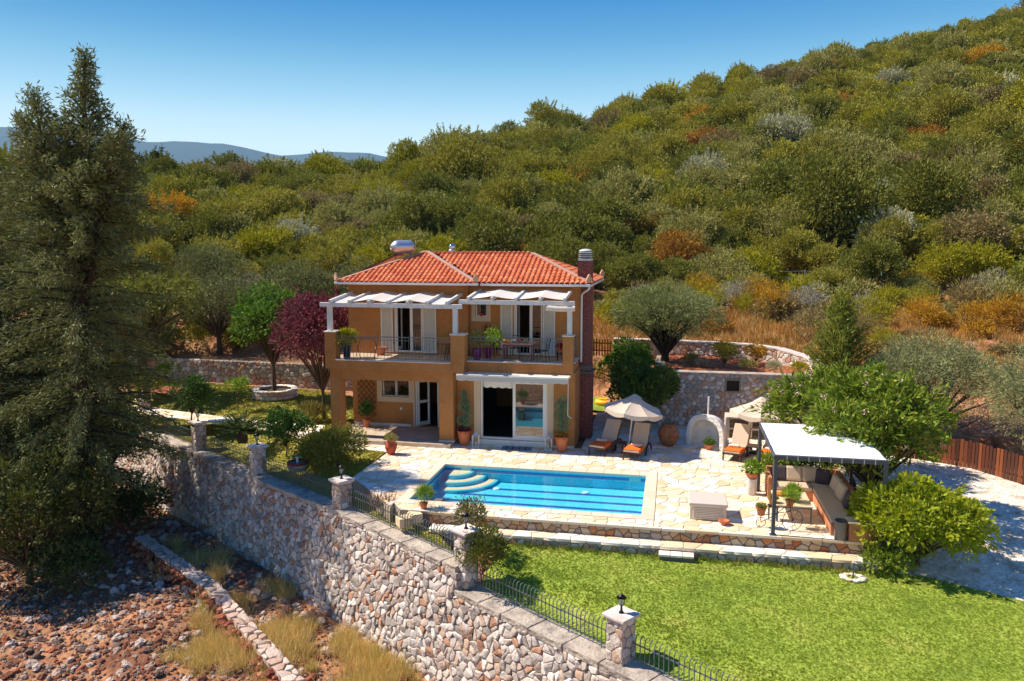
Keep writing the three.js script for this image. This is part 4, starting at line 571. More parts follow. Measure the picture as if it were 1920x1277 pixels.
const LM = { dark: leafMat('#848530', 0.44), mid: leafMat('#a29c38', 0.46), olive: leafMat('#a5a158', 0.44), silver: leafMat('#b6b48e', 0.4), lime: leafMat('#a9a41e', 0.45), gold: leafMat('#c49a26', 0.45), rust: leafMat('#b08430', 0.4), brown: leafMat('#9c8c58', 0.4), deep: leafMat('#4c5c2a', 0.3), conifer: leafMat('#7a7f48', 0.3), fresh: leafMat('#8aa62e', 0.45), plum: leafMat('#82404a', 0.4), grey: leafMat('#aaa490', 0.35), oleander: leafMat('#84962a', 0.45), glossy: leafMat('#6c8c2e', 0.4), bush: leafMat('#aab424', 0.5), citrus: leafMat('#4d6e26', 0.35) };
// wooded hillside: the trees that show largest are things, the rest one mass
{
  const protos = [0, 1, 2, 3, 4, 5].map((i) => { const flat = i % 3; const c = crown(500 + i, { rx: 1, ry: [0.78, 0.95, 0.7][flat], cy: [0.8, 0.95, 0.7][flat], clumps: [17, 13, 20][flat], cr: [0.42, 0.48, 0.36][flat], n: 7000, l: 0.07, w: 0.66, tone: 0.3, warm: 0.1, shoots: 40 }); return { crown: c.geo, trunk: branches(c.cs.slice(0, 6), 0, 0.07, 520 + i, 0.45) }; });
  const kinds = [['dark', 0.29, 'dark green'], ['mid', 0.32, 'mid green'], ['olive', 0.2, 'grey green'], ['lime', 0.07, 'yellow green'], ['gold', 0.025, 'golden'], ['rust', 0.012, 'rusty orange'], ['silver', 0.025, 'silvery'], ['brown', 0.05, 'brownish']];
  const r = rng(600), list = [];
  for (let R = 68; R < 262; R += 3.1 + R * 0.002) for (let b = -50; b < 27; b += THREE.MathUtils.radToDeg((3.3 + R * 0.002) / R)) {
    const rr = R + (r() - 0.5) * 3.2, bb = b + (r() - 0.5) * THREE.MathUtils.radToDeg(3.2 / R), F = table(crestFar, bb); if (rr > F + 16) continue; if (rr < 74 && r() < 0.45) continue;
    const a = THREE.MathUtils.degToRad(bb), x = Math.sin(a) * rr, z = -Math.cos(a) * rr, y = groundY(x, z); let u = r() + noise(x, z, 47) * 0.5, k = 0; u = ((u % 1) + 1) % 1; while (k < kinds.length - 1 && (u -= kinds[k][1]) > 0) k++;
    const s = (2.3 + r() * 1.3) * (r() < 0.12 ? 1.25 : 1) * (rr < 76 ? 0.8 : 1); list.push({ x, y, z, s, sy: s * (0.85 + r() * 0.45), k, p: Math.floor(r() * 6), t: r() * 6.28, rr, bb });
  }
  for (const o of list) { o.show = shows([o.x, o.y + o.s, o.z], o.s * o.s * (o.bb < -33 ? 0.3 : 1)); }
  list.sort((a, b) => b.show - a.show);
  const first = new Map(), near = list.slice(0, 300), far = list.slice(300);
  const ZN = [[-38, 'behind the tall conifer'], [-33, 'right of the tall conifer'], [-29, 'above the purple tree'], [-24, 'above the left roof corner'], [-20, 'above the water tank'], [-15, 'above the roof ridge'], [-10, 'above the right roof slope'], [-5, 'right of the chimney'], [0, 'above the large olive'], [5, 'above the planting bed'], [10, 'above the young conifer'], [15, 'above the gravel drive'], [99, 'at the right edge']], zoneOf = (o) => ZN.find((q) => o.bb < q[0])[1];
  for (const o of near) {
    const label = `${o.s > 3.3 ? 'very large' : o.s > 2.9 ? 'large' : o.s > 2.5 ? 'medium' : 'small'} ${kinds[o.k][2]} ${['spreading', 'upright', 'flat topped'][o.p % 3]} tree ${o.rr < 77 ? 'by the wire fence' : o.rr < 84 ? 'low on the slope' : o.rr < 91 ? 'lower mid slope' : 'mid slope'}, ${zoneOf(o)}`;
    const g = thing('hillside_tree', label, 'tree', [o.x, o.y, o.z], o.t, 'trees on the wooded hillside'); g.scale.set(o.s, o.sy, o.s); part(g, 'trunk', protos[o.p].trunk, M_BARK); part(g, 'crown', protos[o.p].crown, LM[kinds[o.k][0]]);
  }
  const wood = new THREE.Group(); wood.name = 'hillside_woodland'; wood.userData.kind = 'stuff'; tag(wood, 'dense mixed woodland covering the upper hillside to the skyline', 'woodland'); scene.add(wood);
  const M4 = new THREE.Matrix4(), white = leafMat('#ffffff', 0.2), col = new THREE.Color();
  protos.forEach((p, i) => { const q = far.filter((o) => o.p === i), im = new THREE.InstancedMesh(p.crown, white, q.length); im.name = 'crown'; q.forEach((o, j) => { im.setMatrixAt(j, M4.makeRotationY(o.t).setPosition(o.x, o.y, o.z).multiply(new THREE.Matrix4().makeScale(o.s, o.sy, o.s))); im.setColorAt(j, col.copy(LM[kinds[o.k][0]].color).multiplyScalar(0.85 + 0.3 * ((o.t * 7.3) % 1))); }); wood.add(im); });

}
{ // far cypress on the left skyline
  const a = THREE.MathUtils.degToRad(-35.2), R = 128, x = Math.sin(a) * R, z = -Math.cos(a) * R; tree('cypress_tree', 'slim dark cypress standing out on the left skyline', 'tree', [x, groundY(x, z), z], { seed: 640, rx: 0.8, ry: 4.6, cy: 5, clumps: 22, cr: 0.8, n: 2600, l: 0.4, w: 0.4, trunk: 0.15, fork: 0.6, mat: LM.deep });
}
// shrubs on the dry slope between garden and wood
{
  const r = rng(660), P = [0, 1, 2, 3].map((i) => crown(670 + i, { rx: 1, ry: [0.6, 0.8, 0.55, 0.9][i], cy: [0.45, 0.65, 0.42, 0.8][i], clumps: 12, cr: 0.45, n: 1500, l: 0.17, w: [0.5, 0.25, 0.5, 0.2][i], droop: i % 2 ? -0.5 : 0, fill: 0.6 }).geo), stem = merge([0, 1, 2, 3, 4].map((i) => limb([[0, -0.2, 0], [Math.cos(i * 1.3) * 0.2, 0.25, Math.sin(i * 1.3) * 0.2], [Math.cos(i * 1.3) * 0.5, 0.6, Math.sin(i * 1.3) * 0.5]], 0.03, 0.012, 5)));
  const K = [['gold', 'golden'], ['rust', 'rusty orange'], ['olive', 'grey green'], ['grey', 'dry grey'], ['lime', 'yellow green'], ['mid', 'mid green'], ['brown', 'brownish']];
  const put = (x, z, s, k, where) => { const g = thing('wild_shrub', `${s > 1.35 ? 'large' : s > 1.05 ? 'medium' : 'small'} ${K[k][1]} wild shrub ${where}`, 'shrub', [x, groundY(x, z), z], r() * 6.28, 'wild shrubs on the dry slope'); g.scale.set(s, s * (0.8 + r() * 0.4), s); part(g, 'stem', stem, M_BARK_PALE); part(g, 'foliage', P[Math.floor(r() * 4)], LM[K[k][0]]); };
  for (let i = 0; i < 150; i++) { const b = -5 + r() * 29, R = 44 + Math.sqrt(r()) * 26, a = THREE.MathUtils.degToRad(b), x = Math.sin(a) * R, z = -Math.cos(a) * R; if (R < 52 && b < 6 && r() < 0.6) continue; if (R > 46 && R < 49 && b < 2) continue; const u = r(), k = R > 60 ? (u < 0.3 ? 5 : u < 0.55 ? 2 : u < 0.75 ? 4 : u < 0.9 ? 0 : 3) : (u < 0.28 ? 0 : u < 0.42 ? 1 : u < 0.56 ? 3 : u < 0.72 ? 4 : u < 0.86 ? 2 : 6); put(x, z, 0.8 + r() * 0.9, k, `${R > 60 ? 'near the wire fence' : R > 52 ? 'half way up the dry slope' : 'just behind the garden'}, ${b < 0 ? 'behind the large olive' : b < 5 ? 'behind the planting bed' : b < 10 ? 'behind the young conifer' : b < 16 ? 'above the gravel drive' : 'at the right edge'}`); }
  for (let i = 0; i < 60; i++) { const b = -44 + r() * 25, R = 50 + r() * 20, a = THREE.MathUtils.degToRad(b), x = Math.sin(a) * R, z = -Math.cos(a) * R, u = r(); put(x, z, 0.9 + r() * 0.9, u < 0.4 ? 2 : u < 0.6 ? 5 : u < 0.75 ? 4 : u < 0.9 ? 3 : 1, `${R > 63 ? 'near the wire fence' : R > 56 ? 'among the scrub' : 'behind the garden olives'}, ${b < -36 ? 'behind the tall conifer' : b < -30 ? 'behind the stone wall' : b < -25 ? 'behind the green tree' : 'behind the purple tree'}`); }
  // wire fence at the foot of the wood
  for (const [b0, b1, where] of [[-36, -17, 'left of the villa'], [-3, 23, 'right of the villa']]) {
    const g = thing('wire_fence', `thin wire fence on pale posts at the foot of the wood, ${where}`, 'fence'), M = mat('#8fa59a', 0.6, { metalness: 0.3 }), pts = []; for (let b = b0; b <= b1; b += 2.35) { const a = THREE.MathUtils.degToRad(b), x = Math.sin(a) * 71, z = -Math.cos(a) * 71; pts.push([x, groundY(x, z), z]); }
    pts.forEach((p) => part(g, 'post', bar([p[0], p[1] - 0.3, p[2]], [p[0], p[1] + 2.1, p[2]], 0.05, 6), M)); for (let i = 0; i < pts.length - 1; i++) part(g, 'wire', merge([0.5, 1.0, 1.5, 2.0].map((h) => bar([pts[i][0], pts[i][1] + h, pts[i][2]], [pts[i + 1][0], pts[i + 1][1] + h, pts[i + 1][2]], 0.012, 4))), M); rebase(g, ...pts[pts.length >> 1]);
  }
}
// tall conifers at the left
function conifer(name, label, pos, o) {
  const g = thing(name, label, 'tree', pos, 0), L = new Leaves(o.seed), r = L.r, wood = [];
  const spray = (p, d, len) => { // foliage along a branch
    for (let s = 0.12; s < 1; s += 0.1 / len) { const q = p.clone().addScaledVector(d, len * s); q.y -= o.droop * len * s * s * 0.35; const m = (o.dense ?? 5) * 2; for (let i = 0; i < m; i++) { const off = L.dir().multiplyScalar((0.1 + 0.3 * (1 - s * 0.5)) * Math.sqrt(r())); const e = d.clone().multiplyScalar(0.9).add(L.dir().multiplyScalar(0.8)); e.y -= o.droop * 0.7; e.normalize(); L.add(q.clone().add(off), e, 0.15 + r() * 0.12, 0.04 + r() * 0.025, 0.36, 0.1); } } };
  const stem = (base, top, prof, nb) => { wood.push(limb([base.toArray(), base.clone().lerp(top, 0.5).add(V((r() - 0.5) * 0.3, 0, (r() - 0.5) * 0.3)).toArray(), top.toArray()], prof.r, 0.03, 8)); const H = top.y - base.y; for (let i = 0; i < nb; i++) { const t = prof.from + (1 - prof.from) * Math.pow((i + r()) / nb, 0.9), q = base.clone().lerp(top, t), a = i * 2.4 + r(), len = table(prof.len, t) * (0.65 + r() * 0.6), d = V(Math.cos(a), table(prof.up, t) + (r() - 0.5) * 0.3, Math.sin(a)).normalize(); if (len > 0.8) { const e = q.clone().addScaledVector(d, len); e.y -= o.droop * len * 0.3; wood.push(limb([q.toArray(), q.clone().lerp(e, 0.5).add(V(0, 0.06 * len, 0)).toArray(), e.toArray()], 0.02 + len * 0.012, 0.008, 5)); } spray(q, d, len); } spray(top.clone().add(V(0, -0.6, 0)), V(0, 1, 0), 0.8); };
  for (const s of o.stems) stem(V(...s.base), V(...s.top), s, s.n);
  part(g, 'trunk', merge(wood), M_BARK_DARK); part(g, 'crown', L.geo(), o.mat || LM.conifer); return g;
}
const UPS = [[0, -0.15], [0.5, 0.1], [0.75, 0.55], [1, 1.2]];
conifer('tall_conifer', 'tallest dark conifer with several tops at the left edge', [-21.7, -3.7, -25.1], { seed: 701, droop: 0.5, dense: 6, stems: [
  { base: [0, 0, 0], top: [1.35, 18.2, 0], r: 0.34, from: 0.16, n: 190, len: [[0, 2.0], [0.25, 3.1], [0.5, 3.2], [0.7, 2.7], [0.82, 1.6], [0.9, 0.75], [1, 0.2]], up: UPS },
  { base: [0.5, 9.5, 0], top: [-0.5, 16.9, 0.4], r: 0.14, from: 0.3, n: 46, len: [[0, 2.0], [0.5, 1.6], [0.85, 0.75], [1, 0.2]], up: UPS },
  { base: [0.5, 9, 0.2], top: [-1.75, 16.2, -0.4], r: 0.14, from: 0.3, n: 44, len: [[0, 2.0], [0.5, 1.5], [0.85, 0.7], [1, 0.2]], up: UPS },
  { base: [0.7, 9.5, 0], top: [3.1, 15.3, 0.9], r: 0.12, from: 0.3, n: 42, len: [[0, 1.9], [0.5, 1.5], [0.85, 0.7], [1, 0.2]], up: UPS },
  { base: [0.8, 11, 0], top: [2.3, 15.9, -0.6], r: 0.1, from: 0.3, n: 30, len: [[0, 1.6], [0.5, 1.3], [0.85, 0.6], [1, 0.15]], up: UPS }] });
conifer('tall_conifer', 'second dark conifer behind the tallest one, at the very left edge', [-28.2, -3.2, -28.5], { seed: 702, droop: 0.6, dense: 5, stems: [{ base: [0, 0, 0], top: [0, 15.2, 0], r: 0.3, from: 0.1, n: 130, len: [[0, 3.2], [0.3, 3.8], [0.6, 2.8], [0.85, 1.4], [1, 0.2]], up: UPS }] });
conifer('tall_conifer', 'drooping grey green conifer low in front of the tallest one', [-25.4, -3.6, -25.6], { seed: 703, droop: 1.1, dense: 5, stems: [{ base: [0, 0, 0], top: [0.3, 10.2, 0], r: 0.2, from: 0.12, n: 100, len: [[0, 2.6], [0.4, 2.9], [0.75, 1.7], [1, 0.2]], up: [[0, 0.2], [1, 0.6]] }], mat: leafMat('#4f5b34', 0.15) });
// trees and shrubs round the garden
const LAST = [], T = (...a) => { const g = tree(...a); LAST.push(g); return g; };
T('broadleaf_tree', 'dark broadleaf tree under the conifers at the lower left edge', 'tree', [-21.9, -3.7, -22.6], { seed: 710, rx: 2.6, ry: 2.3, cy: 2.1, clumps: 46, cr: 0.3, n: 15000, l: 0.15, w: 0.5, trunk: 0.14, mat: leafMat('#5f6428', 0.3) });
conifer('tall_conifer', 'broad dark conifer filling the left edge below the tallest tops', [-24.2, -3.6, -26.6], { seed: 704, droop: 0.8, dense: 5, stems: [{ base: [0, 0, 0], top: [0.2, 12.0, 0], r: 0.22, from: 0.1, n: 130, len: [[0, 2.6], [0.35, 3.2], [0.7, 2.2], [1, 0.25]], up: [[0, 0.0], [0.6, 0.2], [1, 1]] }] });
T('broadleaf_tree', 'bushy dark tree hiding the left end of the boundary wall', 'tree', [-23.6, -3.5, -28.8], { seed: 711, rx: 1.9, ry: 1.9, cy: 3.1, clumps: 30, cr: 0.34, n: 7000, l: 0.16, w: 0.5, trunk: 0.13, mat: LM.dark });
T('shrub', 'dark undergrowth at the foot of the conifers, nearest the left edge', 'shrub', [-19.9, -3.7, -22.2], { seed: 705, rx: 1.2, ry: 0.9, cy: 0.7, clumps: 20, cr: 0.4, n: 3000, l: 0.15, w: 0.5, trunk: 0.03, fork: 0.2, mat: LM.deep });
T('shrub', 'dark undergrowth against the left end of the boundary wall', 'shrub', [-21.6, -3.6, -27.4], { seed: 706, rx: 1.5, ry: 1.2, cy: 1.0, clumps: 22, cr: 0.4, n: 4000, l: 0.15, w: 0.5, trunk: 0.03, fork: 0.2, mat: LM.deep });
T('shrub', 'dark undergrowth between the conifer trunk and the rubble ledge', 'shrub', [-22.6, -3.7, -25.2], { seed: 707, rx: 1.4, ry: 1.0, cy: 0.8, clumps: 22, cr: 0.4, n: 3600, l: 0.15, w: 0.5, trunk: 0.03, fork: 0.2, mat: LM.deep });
T('broadleaf_tree', 'shaded tree between the conifers and the left lawn', 'tree', [-27.6, -0.1, -36.8], { seed: 712, rx: 3.0, ry: 2.4, cy: 4.6, clumps: 30, cr: 0.36, n: 8000, l: 0.2, w: 0.5, trunk: 0.36, mat: LM.dark });
T('broadleaf_tree', 'thick dark tree beyond the left lawn, beside the conifers', 'tree', [-33.5, 0.2, -41.5], { seed: 713, rx: 3.8, ry: 3.2, cy: 4.4, clumps: 30, cr: 0.36, n: 8000, l: 0.22, w: 0.5, trunk: 0.25, mat: LM.deep });
const OL = { l: 0.15, w: 0.22, droop: 0.15, tone: 0.35, warm: 0.05, bark: M_BARK };
T('olive_tree', 'large grey green olive tree on the red soil planting bed', 'tree', [-0.35, 2.2, -38.6], { ...OL, seed: 720, rx: 2.55, ry: 1.65, cy: 2.15, clumps: 34, cr: 0.36, n: 24000, trunk: 0.24, fork: 0.6, mat: leafMat('#8a9256', 0.35), bark: M_BARK_DARK });
T('olive_tree', 'broad grey green olive tree behind the wooden fence', 'tree', [10.5, -0.1, -34.6], { ...OL, seed: 721, rx: 2.9, ry: 2.0, cy: 2.2, clumps: 36, cr: 0.36, n: 26000, trunk: 0.2, fork: 0.7, mat: leafMat('#979a68', 0.35) });
T('olive_tree', 'grey green olive tree at the right edge overhanging the wooden fence', 'tree', [13.4, -0.1, -30.6], { ...OL, seed: 722, rx: 2.5, ry: 2.1, cy: 2.3, clumps: 34, cr: 0.36, n: 24000, trunk: 0.2, fork: 0.7, mat: leafMat('#979a68', 0.35) });
[[-27.5, -44, 3.0, 'left of the lawn behind the stone wall'], [-23.2, -45.5, 2.8, 'between the shaded stone wall and the scrub'], [-19.5, -47, 2.5, 'behind the purple tree'], [-31.5, -50, 2.8, 'far behind the left lawn']].forEach(([x, z, q, w], i) => T('olive_tree', 'grey green olive tree ' + w, 'tree', [x, groundY(x, z), z], { ...OL, seed: 730 + i, rx: q, ry: q * 0.72, cy: q * 0.95, clumps: 28, cr: 0.36, n: 9000, l: 0.22, trunk: 0.2, mat: leafMat('#7c8048', 0.3) }));
T('broadleaf_tree', 'bright green tree growing from the round stone planter', 'tree', [-20.3, 0.3, -37.4], { seed: 740, rx: 2.1, ry: 1.9, cy: 3.5, clumps: 30, cr: 0.36, n: 8000, l: 0.2, w: 0.6, trunk: 0.13, fork: 1.5, mat: LM.glossy });
T('plum_tree', 'purple leaved tree beside the left corner of the villa', 'tree', [-15.6, 0, -33.2], { seed: 741, rx: 1.95, ry: 2.4, cy: 3.7, clumps: 30, cr: 0.4, n: 9000, l: 0.15, w: 0.55, trunk: 0.09, fork: 1.3, mat: LM.plum, bark: M_BARK });
T('orange_tree', 'small round dark green orange tree by the garden path', 'tree', [-21.0, -0.1, -31.2], { seed: 742, rx: 0.82, ry: 0.85, cy: 1.3, clumps: 20, cr: 0.42, n: 3500, l: 0.13, w: 0.5, trunk: 0.045, fork: 0.5, mat: LM.citrus });
T('sapling', 'thin young citrus sapling on the left lawn with one orange fruit', 'tree', [-20.4, 0, -34.0], { seed: 743, rx: 0.55, ry: 0.4, cy: 1.15, clumps: 8, cr: 0.45, n: 420, l: 0.14, w: 0.45, trunk: 0.02, fork: 0.7, mat: LM.fresh });
T('sapling', 'thin young sapling by the patch of bare red soil', 'tree', [-26.3, 0, -37.2], { seed: 744, rx: 0.6, ry: 0.45, cy: 1.2, clumps: 8, cr: 0.45, n: 420, l: 0.15, w: 0.45, trunk: 0.02, fork: 0.7, mat: LM.fresh });
T('sapling', 'bare branched fig sapling at the left end of the path', 'tree', [-25.9, 0, -34.9], { seed: 745, rx: 0.75, ry: 0.55, cy: 0.9, clumps: 9, cr: 0.35, n: 300, l: 0.17, w: 0.6, trunk: 0.03, fork: 0.3, mat: LM.lime, bark: M_BARK_PALE });
T('shrub', 'leafy climbing shrub on the garden wall behind the cream parasol', 'shrub', [-1.3, 0, -34.2], { seed: 746, rx: 1.45, ry: 1.55, cy: 1.5, clumps: 30, cr: 0.36, n: 6500, l: 0.16, w: 0.6, trunk: 0.06, fork: 0.3, mat: leafMat('#66792a', 0.42), tone: 0.45, warm: 0.2 });
T('shrub', 'tall flowering shrub between the chimney and the olive tree', 'shrub', [-2.0, 0, -37.4], { seed: 747, rx: 1.25, ry: 1.5, cy: 2.0, clumps: 24, cr: 0.4, n: 5000, l: 0.15, w: 0.6, trunk: 0.06, fork: 0.6, mat: LM.glossy });
const OLE = { clumps: 60, cr: 0.22, l: 0.22, w: 0.36, tone: 0.5, warm: 0.2, fill: 0.5, flat: 1.0, shoots: 60, trunk: 0.1, fork: 0.7, mat: LM.oleander };
T('oleander', 'large leafy oleander tree spilling over the white gazebo roof', 'tree', [6.05, -0.1, -25.2], { ...OLE, seed: 748, rx: 2.05, rz: 2.0, ry: 2.15, cy: 2.15, n: 9500 });
T('oleander', 'leafy oleander behind the gazebo, in front of the second parasol', 'tree', [5.3, 0, -28.4], { ...OLE, seed: 749, rx: 2.2, rz: 1.5, ry: 1.3, cy: 2.3, n: 6000 });
T('oleander', 'lighter flowering oleander between the gazebo and the young conifer', 'tree', [6.9, 0, -29.8], { ...OLE, seed: 739, rx: 1.5, rz: 1.4, ry: 1.6, cy: 1.8, n: 4200, mat: LM.fresh });
for (const [g, sd, R] of [[LAST.at(-1), 791, [1.5, 1.6, 1.8]], [LAST.at(-2), 792, [2.2, 1.3, 2.3]], [LAST.at(-3), 793, [2.0, 2.1, 2.2]]]) { const L = new Leaves(sd), r = L.r; for (let i = 0; i < 26; i++) { const d = L.dir(); d.y = Math.abs(d.y); const c = V(d.x * R[0], R[2] + d.y * R[1] * 0.95, d.z * R[0] * 0.85); for (let k = 0; k < 9; k++) L.add(c.clone().add(L.dir().multiplyScalar(0.07)), L.dir(), 0.07, 0.05, 0.15, 0.05); } part(g, 'flowers', L.geo(), leafMat('#efd0c8', 0.3)); }
T('golden_bush', 'bright yellow green rounded bush at the corner of the drive and lawn', 'shrub', [6.55, -0.65, -22.05], { seed: 750, rx: 1.6, rz: 1.4, ry: 1.2, cy: 1.12, clumps: 46, cr: 0.28, shoots: 60, n: 10000, l: 0.14, w: 0.62, trunk: 0.08, fork: 0.35, mat: LM.bush });
T('shrub', 'low green creeper at the right end of the walkway wall', 'shrub', [5.75, -0.65, -21.55], { seed: 759, rx: 0.55, ry: 0.35, cy: 0.28, clumps: 12, cr: 0.45, n: 900, l: 0.13, w: 0.5, trunk: 0.02, fork: 0.08, mat: LM.oleander });
T('shrub', 'olive brown shrub beside the pillar where the wall steps down', 'shrub', [-4.75, -0.75, -19.4], { seed: 751, rx: 0.6, ry: 0.75, cy: 0.6, clumps: 16, cr: 0.45, n: 2600, l: 0.11, w: 0.35, droop: -0.5, trunk: 0.02, fork: 0.1, mat: leafMat('#6a7028', 0.3) });
T('shrub', 'wispy flowering shrub standing above the step-down pillar', 'shrub', [-5.4, -0.55, -20.6], { seed: 752, rx: 0.5, ry: 0.75, cy: 0.85, clumps: 14, cr: 0.4, n: 900, l: 0.12, w: 0.3, droop: -0.6, trunk: 0.02, fork: 0.1, mat: leafMat('#7d7a44', 0.3) });
T('shrub', 'dark shrub at the near corner of the planted bed beside the terrace', 'shrub', [-11.9, -0.3, -26.4], { seed: 753, rx: 1.0, ry: 0.85, cy: 0.75, clumps: 22, cr: 0.4, n: 3600, l: 0.13, w: 0.4, trunk: 0.03, fork: 0.2, mat: LM.dark });
T('shrub', 'airy dark rose shrub behind the small fountain', 'shrub', [-14.9, -0.2, -28.2], { seed: 754, rx: 1.0, ry: 0.9, cy: 0.85, clumps: 20, cr: 0.36, n: 2600, l: 0.13, w: 0.6, trunk: 0.03, fork: 0.2, mat: LM.citrus });
T('shrub', 'low dark ground shrub in the bed left of the terrace', 'shrub', [-13.0, -0.3, -26.9], { seed: 755, rx: 0.95, ry: 0.6, cy: 0.5, clumps: 18, cr: 0.42, n: 2800, l: 0.13, w: 0.5, trunk: 0.02, fork: 0.15, mat: LM.dark });
T('shrub', 'dry grassy shrub at the foot of the purple tree', 'shrub', [-15.9, 0, -32.6], { seed: 756, rx: 0.7, ry: 0.4, cy: 0.35, clumps: 12, cr: 0.4, n: 1200, l: 0.2, w: 0.2, droop: -0.7, trunk: 0.02, fork: 0.1, mat: leafMat('#8c8440', 0.3) });
T('shrub', 'clipped round olive green shrub in the middle of the planting bed', 'shrub', [2.4, 2.25, -37.6], { seed: 757, rx: 0.55, ry: 0.55, cy: 0.65, clumps: 16, cr: 0.42, n: 3000, l: 0.08, w: 0.5, trunk: 0.04, fork: 0.2, mat: LM.mid });
T('shrub', 'yellow flowering shrub against the curved pale wall', 'shrub', [3.9, 2.25, -38.6], { seed: 758, rx: 0.5, ry: 0.5, cy: 0.5, clumps: 12, cr: 0.42, n: 1200, l: 0.1, w: 0.5, trunk: 0.03, fork: 0.2, mat: LM.gold });
[[0.9, -37.9, 0.35, 'olive', 'sage green'], [1.4, -37.3, 0.28, 'grey', 'dry grey'], [3.4, -36.8, 0.35, 'olive', 'pale sage'], [4.5, -36.2, 0.4, 'silver', 'silvery'], [5.5, -36.4, 0.35, 'lime', 'spiky yellow green']].forEach(([x, z, q, m, c], i) => T('bedding_plant', `${c} low plant on red soil, ${['under the olive tree', 'left of the clipped shrub', 'right of the clipped shrub', 'above the niche wall', 'at the right end of the bed'][i]}`, 'plant', [x, 2.28, z], { seed: 760 + i, rx: q, ry: q * 0.7, cy: q * 0.6, clumps: 9, cr: 0.5, n: 700, l: 0.12, w: 0.25, droop: -0.5, trunk: 0.012, fork: 0.06, mat: LM[m] }));
conifer('thuja', 'feathery green young conifer at the right end of the garden wall', [6.75, 0.6, -34.6], { seed: 770, droop: -0.2, dense: 5, stems: [{ base: [0, 0, 0], top: [0.1, 5.1, 0], r: 0.07, from: 0.04, n: 95, len: [[0, 1.5], [0.4, 1.5], [0.75, 0.9], [1, 0.15]], up: [[0, 0.7], [1, 1.4]] }], mat: leafMat('#8a9036', 0.4) });
{ // cycad
  const g = thing('cycad', 'dark spiky cycad with arching fronds on the left lawn', 'plant', [-17.2, -0.15, -28.9]), L = new Leaves(780), r = L.r; for (let i = 0; i < 34; i++) { const a = i * 2.4, up = 0.25 + r() * 1.1, d = V(Math.cos(a), up, Math.sin(a)).normalize(), len = 0.85 + r() * 0.3; for (let s = 0.1; s < 1; s += 0.035) { const q = d.clone().multiplyScalar(len * s); q.y -= s * s * 0.3; q.y += 0.3; const side = V(-Math.sin(a), 0.1, Math.cos(a)); for (const k of [-1, 1]) L.add(q, side.clone().multiplyScalar(k).addScaledVector(d, 0.8).normalize(), 0.2 * (1.1 - s * 0.6), 0.035, 0.25, 0.05); } } g.scale.setScalar(1.3); part(g, 'fronds', L.geo(), LM.deep); part(g, 'stem', lathe([[0.16, 0], [0.18, 0.2], [0.1, 0.38], [0, 0.4]], 10), M_BARK);
}
// grasses
function tuft(seed, n, h, spread, w, tone = 0.12) { const L = new Leaves(seed), r = L.r; for (let i = 0; i < n; i++) { const a = r() * 6.28, d = V(Math.cos(a) * spread * r(), 1, Math.sin(a) * spread * r()).normalize(); L.add(V((r() - 0.5) * h * 0.9, -0.01, (r() - 0.5) * h * 0.9), d, h * (0.6 + r() * 0.6), w, tone, 0.08); } return L.geo(); }
function scatter(name, label, cat, geos, n, seed, spot, cols, sc = [0.7, 1.3]) {
  const r = rng(seed), g = new THREE.Group(); g.name = name; g.userData.kind = 'stuff'; tag(g, label, cat); scene.add(g); const mt = leafMat('#ffffff', 0.3), per = geos.map(() => []);
  for (let i = 0; i < n; i++) { const p = spot(r); if (p) per[Math.floor(r() * geos.length)].push([p, r() * 6.28, lerp(sc[0], sc[1], r()) * (p[3] || 1), cols[Math.floor(r() * cols.length)]]); }
  per.forEach((l, k) => { const im = new THREE.InstancedMesh(geos[k], mt, l.length), m = new THREE.Matrix4(), c = new THREE.Color(); im.name = 'blades'; l.forEach(([p, t, s, col], i) => { im.setMatrixAt(i, m.makeRotationY(t).scale(V(s, s, s)).setPosition(p[0], p[1], p[2])); im.setColorAt(i, c.set(col)); }); g.add(im); });
}
const inPoly = (poly, yf) => (r) => { const xs = poly.map((p) => p[0]), zs = poly.map((p) => p[1]); for (let k = 0; k < 30; k++) { const x = lerp(Math.min(...xs), Math.max(...xs), r()), z = lerp(Math.min(...zs), Math.max(...zs), r()); if (inside([x, z], poly)) return [x, yf(x, z), z]; } return null; };
scatter('front_lawn_grass', 'short green grass blades of the front lawn', 'grass', [tuft(801, 14, 0.034, 1.8, 0.008), tuft(802, 12, 0.038, 1.6, 0.008), tuft(803, 16, 0.03, 2, 0.008)], 52000, 804, inPoly([wp(6.4, -0.3), wp(17, -0.3), [9, -12.5], [12.5, -18.3], [9.2, -20.2], [6.6, -21.44], [-4.6, -21.44]], frontLawnY), ['#8ca22e', '#93a832', '#97ab36', '#8a9e2e', '#9eae3c', '#a6ae46']);
scatter('left_lawn_grass', 'short yellowish grass blades of the left lawn', 'grass', [tuft(805, 12, 0.06, 1.5, 0.014), tuft(806, 12, 0.055, 1.6, 0.014)], 22000, 807, inPoly(LEFT_LAWN.slice(0, -1).concat([wp(-19, -0.25)]), (x, z) => leftLawnY(x, z)), ['#a49e34', '#b0a63e', '#949a30', '#b8a84a', '#86922c']);
scatter('lawn_edge_weeds', 'ragged taller weeds along the foot of the walkway wall', 'grass', [tuft(808, 14, 0.11, 0.9, 0.012), tuft(809, 12, 0.15, 0.8, 0.012)], 420, 810, (r) => { const x = -4.4 + r() * 10.4, z = -21.42 + r() * r() * 0.35; if (x > -0.3 && x < 0.8 && z < -21.1) return null; return [x, frontLawnY(x, z), z, 0.5 + r() * 0.8]; }, ['#7b8a24', '#94983a', '#b0a050', '#5f7a1e']);
